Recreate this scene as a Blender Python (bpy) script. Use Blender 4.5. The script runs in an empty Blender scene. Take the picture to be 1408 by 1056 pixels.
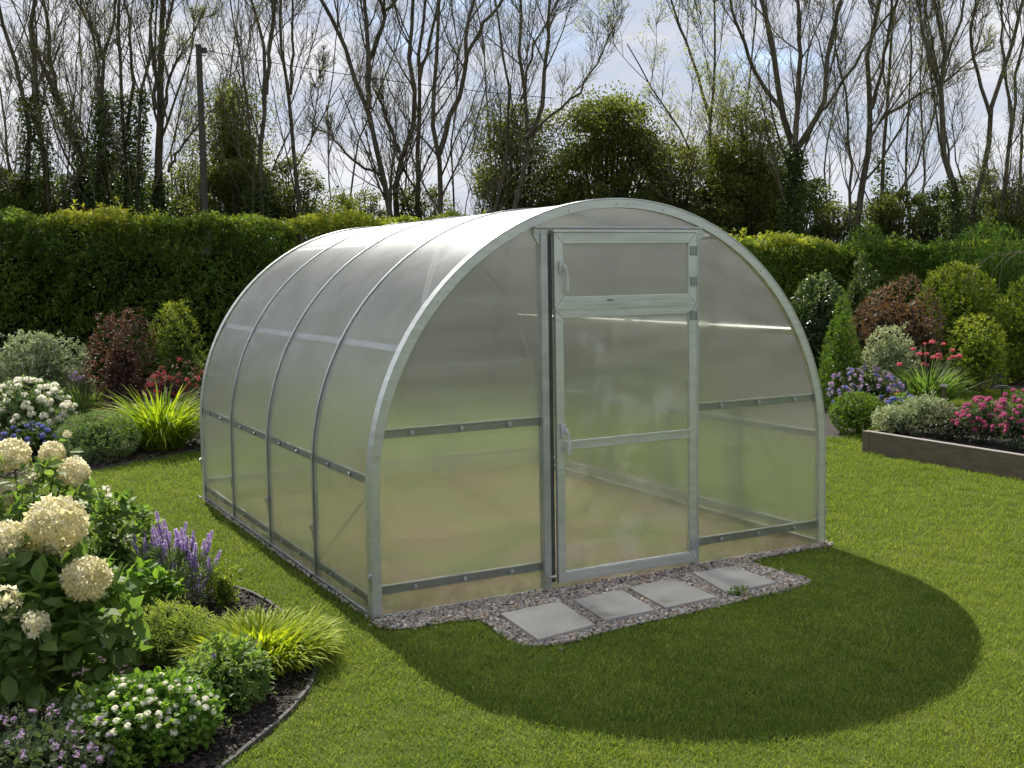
import bpy, math, numpy as np
from mathutils import Matrix, Vector

sc = bpy.context.scene
col = sc.collection
PI = math.pi
rng = np.random.default_rng(7)

# ------------------------------------------------------------------ camera
CAM = np.array([-2.00728, -5.31638, 1.73609])
F_PX, CX, CY = 1569.0855, 704.0, 510.0133
YAW, PITCH, ROLL = 0.487664, -0.086227, -0.016049
_d = np.array([math.sin(YAW) * math.cos(PITCH), math.cos(YAW) * math.cos(PITCH), math.sin(PITCH)])
_r = np.array([math.cos(YAW), -math.sin(YAW), 0.0])
_u = np.cross(_r, _d)
_c, _s = math.cos(ROLL), math.sin(ROLL)
CR, CU, CD = _c * _r + _s * _u, -_s * _r + _c * _u, _d
VH = np.array([CD[0], CD[1], 0]) / np.hypot(CD[0], CD[1])     # horizontal view direction

cam_data = bpy.data.cameras.new("camera")
cam = bpy.data.objects.new("camera", cam_data)
col.objects.link(cam)
cam.matrix_world = Matrix(((CR[0], CU[0], -CD[0], CAM[0]), (CR[1], CU[1], -CD[1], CAM[1]),
                           (CR[2], CU[2], -CD[2], CAM[2]), (0, 0, 0, 1)))
cam_data.sensor_width = 36
cam_data.lens = F_PX / 1408 * 36
cam_data.shift_y = -(528 - CY) / 1408
cam_data.clip_end = 2000
sc.camera = cam


def ray(px, py):
    return CD + (px - CX) / F_PX * CR - (py - CY) / F_PX * CU


def ground(px, py, z=0.0):
    v = ray(px, py)
    return CAM + (z - CAM[2]) / v[2] * v


def at(px, py, depth):
    return CAM + ray(px, py) * depth


def depth_of(p):
    return float((np.asarray(p) - CAM) @ CD)


# ------------------------------------------------------------------ mesh builder
class MB:
    def __init__(self):
        self.V, self.F, self.R, self.M, self.n = [], [], [], [], 0

    def add(self, V, F, rnd=0.5, mat=0):
        V = np.asarray(V, float).reshape(-1, 3)
        if not isinstance(F, list):
            F = [F]
        if not hasattr(rnd, '__len__') or isinstance(rnd, np.ndarray):
            rnd = [rnd] * len(F)
        for f, rr in zip(F, rnd):
            f = np.asarray(f, np.int64)
            if len(f) == 0:
                continue
            self.F.append(f + self.n)
            self.R.append(np.broadcast_to(np.asarray(rr, float), (len(f),)))
            self.M.append(np.full(len(f), mat, np.int32))
        self.V.append(V)
        self.n += len(V)
        return self

    def box(self, x0, x1, y0, y1, z0, z1, rnd=0.5, mat=0):
        V = [(x, y, z) for x in (x0, x1) for y in (y0, y1) for z in (z0, z1)]
        F = [(0, 1, 3, 2), (4, 6, 7, 5), (0, 4, 5, 1), (2, 3, 7, 6), (0, 2, 6, 4), (1, 5, 7, 3)]
        return self.add(V, np.array(F), rnd, mat)

    def beam(self, p0, p1, w, h, up=(0, 0, 1), rnd=0.5, mat=0):
        p0, p1 = np.array(p0, float), np.array(p1, float)
        d = p1 - p0
        d /= np.linalg.norm(d)
        s = np.cross(d, up)
        s /= np.linalg.norm(s)
        u = np.cross(s, d)
        V = [p + a * s * w / 2 + b * u * h / 2 for p in (p0, p1) for a, b in ((-1, -1), (1, -1), (1, 1), (-1, 1))]
        F = [(0, 1, 2, 3), (7, 6, 5, 4), (0, 4, 5, 1), (1, 5, 6, 2), (2, 6, 7, 3), (3, 7, 4, 0)]
        return self.add(V, np.array(F), rnd, mat)

    def prism(self, poly, z0, z1, rnd=0.5, mat=0):
        n = len(poly)
        V = [(x, y, z0) for x, y in poly] + [(x, y, z1) for x, y in poly]
        self.add(V, [np.array([list(range(n))[::-1], list(range(n, 2 * n))]),
                     np.array([(i, (i + 1) % n, n + (i + 1) % n, n + i) for i in range(n)])], rnd, mat)
        return self

    def disc(self, c, axis, r, t, seg=10, rnd=0.5, mat=0):
        """short cylinder from c along axis, length t"""
        c, a = np.array(c, float), np.array(axis, float)
        a /= np.linalg.norm(a)
        s = np.cross(a, (0.3, 0.2, 0.9))
        s /= np.linalg.norm(s)
        u = np.cross(a, s)
        ang = np.arange(seg) * 2 * PI / seg
        ring = c + r * (np.cos(ang)[:, None] * s + np.sin(ang)[:, None] * u)
        V = np.vstack([ring, ring * 1 + a * t])
        self.add(V, [np.array([list(range(seg))[::-1], list(range(seg, 2 * seg))]),
                     np.array([(i, (i + 1) % seg, seg + (i + 1) % seg, seg + i) for i in range(seg)])], rnd, mat)
        return self

    def build(self, name, mats, parent=None, smooth=False, bevel=0):
        me = bpy.data.meshes.new(name)
        V = np.vstack(self.V)
        me.vertices.add(len(V))
        me.vertices.foreach_set("co", V.astype(np.float32).ravel())
        loops = np.concatenate([f.ravel() for f in self.F])
        tot = np.concatenate([np.full(len(f), f.shape[1], np.int32) for f in self.F])
        start = np.concatenate([[0], np.cumsum(tot)[:-1]]).astype(np.int32)
        me.loops.add(len(loops))
        me.loops.foreach_set("vertex_index", loops.astype(np.int32))
        me.polygons.add(len(tot))
        me.polygons.foreach_set("loop_start", start)
        me.polygons.foreach_set("material_index", np.concatenate(self.M))
        me.update(calc_edges=True)
        a = me.attributes.new("rnd", 'FLOAT', 'FACE')
        a.data.foreach_set("value", np.concatenate(self.R).astype(np.float32))
        me.polygons.foreach_set("use_smooth", np.full(len(tot), smooth))
        for m in (mats if isinstance(mats, (list, tuple)) else [mats]):
            me.materials.append(m)
        o = bpy.data.objects.new(name, me)
        col.objects.link(o)
        if parent is not None:
            o.parent = parent
            if bevel == 0 and parent.type == 'EMPTY' and parent.parent is None:
                # bring world coordinates into the parent's frame
                L = parent.location
                me.transform(Matrix.Translation((-L[0], -L[1], -L[2])))
            elif bevel != 0:
                L = parent.location
                me.transform(Matrix.Translation((-L[0], -L[1], -L[2])))
        if bevel:
            b = o.modifiers.new("bevel", 'BEVEL')
            b.width = bevel
            b.segments = 2
            b.limit_method = 'ANGLE'
        return o


def empty(name, loc, label, cat, group=None):
    o = bpy.data.objects.new(name, None)
    col.objects.link(o)
    o.location = [float(v) for v in loc]
    o.empty_display_size = 0.1
    o["label"], o["category"] = label, cat
    if group:
        o["group"] = group
    return o


def tag(o, label, cat, group=None, kind=None):
    o["label"], o["category"] = label, cat
    if group:
        o["group"] = group
    if kind:
        o["kind"] = kind
    return o


def norm(v):
    return v / np.maximum(np.linalg.norm(v, axis=-1, keepdims=True), 1e-9)


def frames(d, up=None, noise=0.0, g=rng):
    """rotation matrices whose x axis is d and whose z axis leans towards up"""
    d = norm(d)
    n = len(d)
    if up is None:
        up = np.tile([0.0, 0, 1], (n, 1))
    up = norm(up + noise * g.normal(size=(n, 3)))
    y = np.cross(up, d)
    bad = np.linalg.norm(y, axis=1) < 1e-3
    y[bad] = np.cross(np.array([1.0, 0.1, 0]), d[bad])
    y = norm(y)
    z = np.cross(d, y)
    return np.stack([d, y, z], axis=2)          # columns


def inst(mb, tmpl, pos, rot, scale, rnd=None, mat=0):
    TV, TF = tmpl
    n, k = len(pos), len(TV)
    if n == 0:
        return
    scale = np.asarray(scale, float)
    if scale.ndim == 0:
        scale = np.full((n, 3), float(scale))
    if scale.ndim == 1:
        scale = scale[:, None] * np.ones(3)
    loc = TV[None] * scale[:, None, :]
    V = np.einsum('nij,nkj->nki', rot, loc) + pos[:, None, :]
    off = (np.arange(n) * k)[:, None, None]
    if rnd is None:
        rnd = rng.random(n)
    Fs, Rs = [], []
    for f in TF:
        Fs.append((f[None] + off).reshape(-1, f.shape[1]))
        Rs.append(np.repeat(rnd, len(f)))
    mb.add(V.reshape(-1, 3), Fs, Rs, mat)


def T(V, *F):
    return (np.array(V, float), [np.array(f) for f in F])


LEAF = T([(0, 0, 0), (.5, .25, .06), (1, 0, -.04), (.5, -.25, .06)], [(0, 2, 1), (0, 3, 2)])
LEAF_NARROW = T([(0, 0, 0), (.45, .11, .03), (1, 0, -.08), (.45, -.11, .03)], [(0, 2, 1), (0, 3, 2)])
LEAF_ROUND = T([(0, 0, 0), (.35, .33, .05), (.75, .3, .03), (1, 0, -.05), (.75, -.3, .03), (.35, -.33, .05)],
               [(0, 3, 2, 1), (0, 5, 4, 3)])
LEAF_BIG = T([(0, 0, 0), (.28, .25, .04), (.62, .27, .02), (1, 0, -.16), (.62, -.27, .02), (.28, -.25, .04), (.3, 0, -.03), (.64, 0, -.05)],
             [(0, 6, 1), (7, 3, 2), (0, 5, 6), (7, 4, 3)], [(6, 7, 2, 1), (6, 5, 4, 7)])
PETAL4 = T([(0, 0, 0)] + [(r * math.cos(a), r * math.sin(a), z) for q in range(4) for r, a, z in
                         ((.33, q * PI / 2 - .55, .06), (.56, q * PI / 2, .14), (.33, q * PI / 2 + .55, .06))],
           [(0, 1 + 3 * q, 2 + 3 * q, 3 + 3 * q) for q in range(4)])
PETAL5 = T([(0, 0, .02)] + [(r * math.cos(a), r * math.sin(a), z) for q in range(5) for r, a, z in
                          ((.3, q * 2 * PI / 5 - .5, .05), (.52, q * 2 * PI / 5, .12), (.3, q * 2 * PI / 5 + .5, .05))],
           [(0, 1 + 3 * q, 2 + 3 * q, 3 + 3 * q) for q in range(5)])
_ph = (1 + 5 ** .5) / 2
ICO = T(norm(np.array([(-1, _ph, 0), (1, _ph, 0), (-1, -_ph, 0), (1, -_ph, 0), (0, -1, _ph), (0, 1, _ph), (0, -1, -_ph),
                       (0, 1, -_ph), (_ph, 0, -1), (_ph, 0, 1), (-_ph, 0, -1), (-_ph, 0, 1)])),
        [(0, 11, 5), (0, 5, 1), (0, 1, 7), (0, 7, 10), (0, 10, 11), (1, 5, 9), (5, 11, 4), (11, 10, 2), (10, 7, 6), (7, 1, 8),
         (3, 9, 4), (3, 4, 2), (3, 2, 6), (3, 6, 8), (3, 8, 9), (4, 9, 5), (2, 4, 11), (6, 2, 10), (8, 6, 7), (9, 8, 1)])


def ico2():
    V, F = [tuple(v) for v in ICO[0]], []
    cache = {}

    def mid(a, b):
        k = (min(a, b), max(a, b))
        if k not in cache:
            m = np.array(V[a]) + np.array(V[b])
            V.append(tuple(m / np.linalg.norm(m)))
            cache[k] = len(V) - 1
        return cache[k]
    for a, b, c in ICO[1][0]:
        ab, bc, ca = mid(a, b), mid(b, c), mid(c, a)
        F += [(a, ab, ca), (b, bc, ab), (c, ca, bc), (ab, bc, ca)]
    return T(V, F)


ICO2 = ico2()


def tubes(mb, P, R, sides=5, rnd=0.5, mat=0):
    """P (n,k,3) polylines, R (n,k) radii"""
    P, R = np.asarray(P, float), np.asarray(R, float)
    n, k, _ = P.shape
    if n == 0:
        return
    t = norm(np.gradient(P, axis=1))
    ref = np.where(np.abs(t[:, :, 2:3]) > .9, np.array([1.0, 0, 0]), np.array([0, 0, 1.0]))
    ref = np.broadcast_to(ref[:, :1], t.shape)
    s = norm(np.cross(t, ref))
    u = np.cross(s, t)
    a = np.arange(sides) * 2 * PI / sides
    V = P[:, :, None] + R[:, :, None, None] * (np.cos(a)[:, None] * s[:, :, None] + np.sin(a)[:, None] * u[:, :, None])
    i = np.arange(k - 1)[:, None]
    j = np.arange(sides)[None]
    q = np.stack([i * sides + j, i * sides + (j + 1) % sides, (i + 1) * sides + (j + 1) % sides, (i + 1) * sides + j], -1).reshape(-1, 4)
    F = (q[None] + (np.arange(n) * k * sides)[:, None, None]).reshape(-1, 4)
    mb.add(V.reshape(-1, 3), F, rnd if np.ndim(rnd) == 0 else np.repeat(rnd, len(q)), mat)


def blades(mb, base, azim, L, lean, droop, W, seg=5, rnd=None, g=rng, tw=0.0):
    """arching strap leaves"""
    n = len(base)
    t = np.linspace(0, 1, seg + 1)
    ang = lean[:, None] + droop[:, None] * t[None] ** 1.6         # from vertical
    step = L[:, None] / seg
    h = np.cumsum(np.sin(ang) * step, axis=1) - np.sin(ang[:, :1]) * step
    z = np.cumsum(np.cos(ang) * step, axis=1) - np.cos(ang[:, :1]) * step
    dirx, diry = np.cos(azim), np.sin(azim)
    C = np.stack([base[:, 0:1] + h * dirx[:, None], base[:, 1:2] + h * diry[:, None], base[:, 2:3] + z], -1)
    wid = W[:, None] * np.clip(1 - t[None] ** 2.5, 0.03, 1) * (0.75 + .25 * np.minimum(t[None] * 4, 1))
    sa = azim + PI / 2 + g.normal(size=n) * tw
    side = np.stack([np.cos(sa), np.sin(sa), np.zeros(n)], -1)[:, None] * wid[..., None] / 2
    V = np.stack([C - side, C + side], 2).reshape(n, -1, 3)
    i = np.arange(seg)
    q = np.stack([2 * i, 2 * i + 1, 2 * i + 3, 2 * i + 2], -1)
    F = (q[None] + (np.arange(n) * (2 * (seg + 1)))[:, None, None]).reshape(-1, 4)
    if rnd is None:
        rnd = g.random(n)
    mb.add(V.reshape(-1, 3), F, np.repeat(rnd, seg))
    return C[:, -1]


# ------------------------------------------------------------------ materials
def mat_new(name):
    m = bpy.data.materials.new(name)
    m.use_nodes = True
    nt = m.node_tree
    nt.nodes.clear()
    out = nt.nodes.new("ShaderNodeOutputMaterial")
    return m, nt, out


def N(nt, t, **kw):
    n = nt.nodes.new(t)
    for k, v in kw.items():
        if k.startswith('i_'):
            key = k[2:].replace('_', ' ')
            n.inputs[int(key) if key.isdigit() else key].default_value = v
        else:
            setattr(n, k, v)
    return n


def ramp(nt, fac, stops):
    r = nt.nodes.new("ShaderNodeValToRGB")
    e = r.color_ramp.elements
    while len(e) < len(stops):
        e.new(0.5)
    for el, (p, c) in zip(e, stops):
        el.position = p
        el.color = (*c, 1) if len(c) == 3 else c
    nt.links.new(fac, r.inputs[0])
    return r.outputs[0]


def leafmat(name, cols, trans=0.38, rough=0.55, spec=0.18, tint=(1.05, 1.15, .5)):
    """cols: colours spread over the per-leaf random value"""
    m, nt, out = mat_new(name)
    at_ = N(nt, "ShaderNodeAttribute", attribute_name="rnd")
    st = [(i / max(1, len(cols) - 1), c) for i, c in enumerate(cols)]
    c = ramp(nt, at_.outputs["Fac"], st)
    p = N(nt, "ShaderNodeBsdfPrincipled", i_Roughness=rough)
    p.inputs["Specular IOR Level"].default_value = spec
    nt.links.new(c, p.inputs["Base Color"])
    if trans > 0:
        mul = N(nt, "ShaderNodeMix", data_type='RGBA', blend_type='MULTIPLY')
        mul.inputs[0].default_value = 1
        nt.links.new(c, mul.inputs[6])
        mul.inputs[7].default_value = (*[t * 1.4 for t in tint], 1)
        tr = N(nt, "ShaderNodeBsdfTranslucent")
        nt.links.new(mul.outputs[2], tr.inputs[0])
        mx = N(nt, "ShaderNodeMixShader")
        mx.inputs[0].default_value = trans
        nt.links.new(p.outputs[0], mx.inputs[1])
        nt.links.new(tr.outputs[0], mx.inputs[2])
        nt.links.new(mx.outputs[0], out.inputs[0])
    else:
        nt.links.new(p.outputs[0], out.inputs[0])
    return m


def noisemat(name, stops, scale=5, detail=6, rough=0.8, bump=0.0, bscale=None, metallic=0.0, stretch=(1, 1, 1), spec=0.4, bdist=.01):
    m, nt, out = mat_new(name)
    tc = N(nt, "ShaderNodeTexCoord")
    mp = N(nt, "ShaderNodeMapping")
    mp.inputs["Scale"].default_value = stretch
    nt.links.new(tc.outputs["Object"], mp.inputs[0])
    n = N(nt, "ShaderNodeTexNoise", i_Scale=scale, i_Detail=detail)
    nt.links.new(mp.outputs[0], n.inputs["Vector"])
    p = N(nt, "ShaderNodeBsdfPrincipled", i_Roughness=rough, i_Metallic=metallic)
    p.inputs["Specular IOR Level"].default_value = spec
    nt.links.new(ramp(nt, n.outputs["Fac"], stops), p.inputs["Base Color"])
    if bump:
        n2 = N(nt, "ShaderNodeTexNoise", i_Scale=bscale or scale * 4, i_Detail=4)
        nt.links.new(mp.outputs[0], n2.inputs["Vector"])
        b = N(nt, "ShaderNodeBump", i_Strength=bump, i_Distance=bdist)
        nt.links.new(n2.outputs["Fac"], b.inputs["Height"])
        nt.links.new(b.outputs[0], p.inputs["Normal"])
    nt.links.new(p.outputs[0], out.inputs[0])
    return m


def rgb(r, g, b):
    """sRGB 0-255 to linear"""
    return tuple((c / 255 / 12.92) if c / 255 <= .04045 else ((c / 255 + .055) / 1.055) ** 2.4 for c in (r, g, b))


M = {}
M['galv'] = noisemat('galvanised_steel', [(.3, (.40, .42, .41)), (.7, (.55, .57, .56))], scale=9, rough=.42, metallic=.75, bump=.05)
M['alu'] = noisemat('aluminium', [(.3, (.52, .54, .50)), (.7, (.64, .66, .62))], scale=6, rough=.36, metallic=.65, stretch=(1, 1, 6))
M['rail'] = noisemat('rail_steel', [(.3, (.34, .36, .32)), (.7, (.44, .46, .41))], scale=9, rough=.5, metallic=.25)
M['gapshade'] = noisemat('gap_shade', [(.3, (.05, .055, .05)), (.7, (.08, .085, .08))], scale=9, rough=.5)  # shade of the gap beside the door, as a dark colour
M['bolt'] = noisemat('bolt_zinc', [(.3, (.5, .5, .48)), (.7, (.65, .65, .62))], scale=20, rough=.3, metallic=.9)
M['hinge'] = noisemat('hinge_grey', [(.3, (.24, .26, .24)), (.7, (.31, .33, .31))], scale=20, rough=.5)
M['handle'] = noisemat('handle_white', [(.3, (.52, .53, .52)), (.7, (.6, .61, .6))], scale=20, rough=.3)
M['slab'] = noisemat('concrete_slab', [(.28, (.21, .185, .155)), (.42, (.32, .295, .265)), (.6, (.37, .345, .315)), (.75, (.42, .395, .36))], scale=4.5, detail=12, rough=.85, bump=.25, bscale=160, bdist=.002)
M['wood'] = noisemat('weathered_wood', [(.25, (.105, .078, .055)), (.75, (.20, .155, .115))], scale=5, rough=.8, bump=.4, stretch=(6, 1, 14), bscale=12, bdist=.006)
M['wood_highlight'] = noisemat('weathered_wood_highlight', [(.25, (.2, .175, .15)), (.75, (.3, .27, .235))], scale=6, rough=.8, bump=.3, stretch=(8, 1, 8))  # paler than the boards: highlight on the top edge put into the colour
M['soil'] = noisemat('soil', [(.3, (.016, .011, .009)), (.55, (.032, .023, .018)), (.8, (.06, .045, .036))], scale=30, rough=.95, bump=.9, bscale=60, bdist=.02)
M['bark'] = noisemat('bark', [(.3, (.05, .04, .025)), (.55, (.10, .085, .052)), (.8, (.15, .145, .085))], scale=3, rough=.9, bump=.5, stretch=(6, 6, 1.2), bscale=9, bdist=.02)
M['twig'] = noisemat('twig_bark', [(.3, (.10, .08, .05)), (.8, (.20, .175, .11))], scale=4, rough=.9)
M['stem'] = noisemat('green_stem', [(.3, (.05, .075, .025)), (.8, (.10, .13, .05))], scale=12, rough=.7)
M['brownstem'] = noisemat('brown_stem', [(.3, (.05, .035, .022)), (.8, (.10, .075, .05))], scale=12, rough=.8)
M['edging'] = noisemat('edging_stone', [(.3, (.045, .042, .038)), (.8, (.11, .10, .09))], scale=14, rough=.9, bump=.4)
M['pole'] = noisemat('pole_wood', [(.3, (.05, .042, .033)), (.8, (.11, .095, .075))], scale=5, rough=.9, stretch=(10, 10, 1))
M['black'] = noisemat('black_plastic', [(.3, (.02, .02, .02)), (.8, (.035, .035, .035))], scale=9, rough=.4)


def attrmat(name, cols, rough=.85, bump=0, trans=0):
    return leafmat(name, cols, trans=trans, rough=rough, spec=.3)


M['chip'] = attrmat('bark_chip', [(.014, .01, .008), (.035, .024, .018), (.06, .042, .032), (.11, .08, .062)])
M['pebble'] = attrmat('pebble', [(.07, .06, .055), (.24, .20, .17), (.42, .34, .26), (.46, .33, .22), (.26, .25, .25), (.66, .60, .54), (.14, .13, .125)], rough=.7)


def lawn_colour(nt):
    g = N(nt, "ShaderNodeNewGeometry")
    n1 = N(nt, "ShaderNodeTexNoise", i_Scale=.9, i_Detail=4)
    n2 = N(nt, "ShaderNodeTexNoise", i_Scale=7, i_Detail=5)
    nt.links.new(g.outputs["Position"], n1.inputs["Vector"])
    nt.links.new(g.outputs["Position"], n2.inputs["Vector"])
    ad = N(nt, "ShaderNodeMath", operation='ADD')
    nt.links.new(n1.outputs["Fac"], ad.inputs[0])
    nt.links.new(n2.outputs["Fac"], ad.inputs[1])
    hf = N(nt, "ShaderNodeMath", operation='MULTIPLY')
    hf.inputs[1].default_value = .5
    nt.links.new(ad.outputs[0], hf.inputs[0])
    return hf.outputs[0]


def make_lawn_mats():
    m, nt, out = mat_new('lawn_ground')
    f = lawn_colour(nt)
    p = N(nt, "ShaderNodeBsdfPrincipled", i_Roughness=.95)
    p.inputs["Specular IOR Level"].default_value = .05
    nt.links.new(ramp(nt, f, [(.3, (.07, .095, .016)), (.5, (.085, .11, .02)), (.7, (.105, .12, .026))]), p.inputs["Base Color"])
    b = N(nt, "ShaderNodeBump", i_Strength=.8, i_Distance=.02)
    n2 = N(nt, "ShaderNodeTexNoise", i_Scale=120, i_Detail=3)
    g = N(nt, "ShaderNodeNewGeometry")
    nt.links.new(g.outputs["Position"], n2.inputs["Vector"])
    nt.links.new(n2.outputs["Fac"], b.inputs["Height"])
    nt.links.new(b.outputs[0], p.inputs["Normal"])
    nt.links.new(p.outputs[0], out.inputs[0])
    M['lawn'] = m
    m, nt, out = mat_new('grass_blade')
    f = lawn_colour(nt)
    a = N(nt, "ShaderNodeAttribute", attribute_name="rnd")
    base = ramp(nt, f, [(.3, (.125, .195, .032)), (.5, (.170, .235, .041)), (.7, (.225, .268, .052))])
    var = ramp(nt, a.outputs["Fac"], [(0, (.5, .6, .55)), (.5, (1, 1, 1)), (.88, (1.2, 1.15, 1.1)), (.95, (1.55, 1.4, 1.5)), (1, (2.2, 1.8, 2.2))])
    mu = N(nt, "ShaderNodeMix", data_type='RGBA', blend_type='MULTIPLY')
    mu.inputs[0].default_value = 1
    nt.links.new(base, mu.inputs[6])
    nt.links.new(var, mu.inputs[7])
    p = N(nt, "ShaderNodeBsdfPrincipled", i_Roughness=.7)
    p.inputs["Specular IOR Level"].default_value = .12
    nt.links.new(mu.outputs[2], p.inputs["Base Color"])
    tr = N(nt, "ShaderNodeBsdfTranslucent")
    mu2 = N(nt, "ShaderNodeMix", data_type='RGBA', blend_type='MULTIPLY')
    mu2.inputs[0].default_value = 1
    mu2.inputs[7].default_value = (1.35, 1.35, .5, 1)
    nt.links.new(mu.outputs[2], mu2.inputs[6])
    nt.links.new(mu2.outputs[2], tr.inputs[0])
    mx = N(nt, "ShaderNodeMixShader")
    mx.inputs[0].default_value = .4
    nt.links.new(p.outputs[0], mx.inputs[1])
    nt.links.new(tr.outputs[0], mx.inputs[2])
    nt.links.new(mx.outputs[0], out.inputs[0])
    M['grass'] = m


make_lawn_mats()


def polycarbonate(name, haze=.30, clear=.16, gloss=.2, streak=(1, 1, 1), patches=False, tint=(.93, .94, .92), flute=0):
    m, nt, out = mat_new(name)
    g = N(nt, "ShaderNodeNewGeometry")
    mp = N(nt, "ShaderNodeMapping")
    mp.inputs["Scale"].default_value = streak
    nt.links.new(g.outputs["Position"], mp.inputs[0])
    n = N(nt, "ShaderNodeTexNoise", i_Scale=2.2, i_Detail=5)
    nt.links.new(mp.outputs[0], n.inputs["Vector"])
    refr = N(nt, "ShaderNodeBsdfRefraction", distribution='GGX', i_IOR=1.085, i_Roughness=.40)
    refr.inputs["Color"].default_value = (*tint, 1)
    tp = N(nt, "ShaderNodeBsdfTransparent")
    tp.inputs[0].default_value = (*tint, 1)
    a = N(nt, "ShaderNodeMixShader")
    a.inputs[0].default_value = clear / (1 - haze)
    nt.links.new(refr.outputs[0], a.inputs[1])
    nt.links.new(tp.outputs[0], a.inputs[2])
    tl = N(nt, "ShaderNodeBsdfTranslucent")
    tl.inputs[0].default_value = (.74, .74, .76, 1)
    df = N(nt, "ShaderNodeBsdfDiffuse")
    df.inputs[0].default_value = (.72, .72, .70, 1)
    td = N(nt, "ShaderNodeMixShader")
    td.inputs[0].default_value = .3
    nt.links.new(tl.outputs[0], td.inputs[1])
    nt.links.new(df.outputs[0], td.inputs[2])
    mr = N(nt, "ShaderNodeMapRange")
    mr.inputs["From Min"].default_value = .35
    mr.inputs["From Max"].default_value = .65
    mr.inputs["To Min"].default_value = haze * .75
    mr.inputs["To Max"].default_value = haze * 1.25
    nt.links.new(n.outputs["Fac"], mr.inputs[0])
    fac = mr.outputs[0]
    if patches:                                     # condensation smears inside the sheet
        n3 = N(nt, "ShaderNodeTexNoise", i_Scale=5.5, i_Detail=7, i_Roughness=.62, i_Distortion=.15)
        nt.links.new(g.outputs["Position"], n3.inputs["Vector"])
        r3 = N(nt, "ShaderNodeMapRange")
        r3.inputs["From Min"].default_value = .50
        r3.inputs["From Max"].default_value = .74
        r3.inputs["To Max"].default_value = .22
        nt.links.new(n3.outputs["Fac"], r3.inputs[0])
        ad = N(nt, "ShaderNodeMath", operation='ADD', use_clamp=True)
        nt.links.new(fac, ad.inputs[0])
        nt.links.new(r3.outputs[0], ad.inputs[1])
        fac = ad.outputs[0]
    b = N(nt, "ShaderNodeMixShader")
    nt.links.new(fac, b.inputs[0])
    nt.links.new(a.outputs[0], b.inputs[1])
    nt.links.new(td.outputs[0], b.inputs[2])
    # mud splashes and green grime along the foot of the sheet
    sep = N(nt, "ShaderNodeSeparateXYZ")
    nt.links.new(g.outputs["Position"], sep.inputs[0])
    hz = N(nt, "ShaderNodeMapRange", clamp=True)
    for k_, v_ in (("From Min", .0), ("From Max", .24), ("To Min", .62), ("To Max", .0)):
        hz.inputs[k_].default_value = v_
    nt.links.new(sep.outputs[2], hz.inputs[0])
    n4 = N(nt, "ShaderNodeTexNoise", i_Scale=7, i_Detail=8, i_Roughness=.7)
    nt.links.new(g.outputs["Position"], n4.inputs["Vector"])
    m4 = N(nt, "ShaderNodeMath", operation='MULTIPLY')
    nt.links.new(hz.outputs[0], m4.inputs[0])
    r4 = N(nt, "ShaderNodeMapRange", clamp=True)
    r4.inputs["From Min"].default_value = .38
    r4.inputs["From Max"].default_value = .62
    nt.links.new(n4.outputs["Fac"], r4.inputs[0])
    nt.links.new(r4.outputs[0], m4.inputs[1])
    mud = N(nt, "ShaderNodeBsdfDiffuse")
    mud.inputs[0].default_value = (.21, .155, .10, 1)
    mudt = N(nt, "ShaderNodeBsdfTranslucent")
    mudt.inputs[0].default_value = (.26, .18, .11, 1)
    mm = N(nt, "ShaderNodeMixShader")
    nt.links.new(mud.outputs[0], mm.inputs[1])
    nt.links.new(mudt.outputs[0], mm.inputs[2])
    b2 = N(nt, "ShaderNodeMixShader")
    nt.links.new(m4.outputs[0], b2.inputs[0])
    nt.links.new(b.outputs[0], b2.inputs[1])
    nt.links.new(mm.outputs[0], b2.inputs[2])
    b = b2
    # twin-wall flutes: vertical on the end walls, round the hoop on the roof
    fs = N(nt, "ShaderNodeMath", operation='MULTIPLY')
    fs.inputs[1].default_value = 2 * PI / .016
    nt.links.new(sep.outputs[flute], fs.inputs[0])
    fw = N(nt, "ShaderNodeMath", operation='SINE')
    nt.links.new(fs.outputs[0], fw.inputs[0])
    bmp = N(nt, "ShaderNodeBump", i_Strength=.35, i_Distance=.0006)
    nt.links.new(fw.outputs[0], bmp.inputs["Height"])
    gl = N(nt, "ShaderNodeBsdfGlossy", i_Roughness=gloss)
    nt.links.new(bmp.outputs[0], gl.inputs["Normal"])
    gl.inputs[0].default_value = (.95, .95, .97, 1)
    lw = N(nt, "ShaderNodeLayerWeight")
    lw.inputs[0].default_value = .5
    pw = N(nt, "ShaderNodeMath", operation='POWER')
    pw.inputs[1].default_value = 3.2
    nt.links.new(lw.outputs["Facing"], pw.inputs[0])
    ma = N(nt, "ShaderNodeMath", operation='MULTIPLY_ADD')
    ma.inputs[1].default_value = .28
    ma.inputs[2].default_value = .06
    nt.links.new(pw.outputs[0], ma.inputs[0])
    gv = N(nt, "ShaderNodeMapRange")                 # weathered bands reflect more or less
    for k_, v_ in (("From Min", .35), ("From Max", .65), ("To Min", .88), ("To Max", 1.12)):
        gv.inputs[k_].default_value = v_
    nt.links.new(n.outputs["Fac"], gv.inputs[0])
    mg = N(nt, "ShaderNodeMath", operation='MULTIPLY')
    nt.links.new(ma.outputs[0], mg.inputs[0])
    nt.links.new(gv.outputs[0], mg.inputs[1])
    ma = mg
    c = N(nt, "ShaderNodeMixShader")
    nt.links.new(ma.outputs[0], c.inputs[0])
    nt.links.new(b.outputs[0], c.inputs[1])
    nt.links.new(gl.outputs[0], c.inputs[2])
    # fine flutes of the twin wall sheet
    nt.links.new(c.outputs[0], out.inputs[0])
    return m


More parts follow.
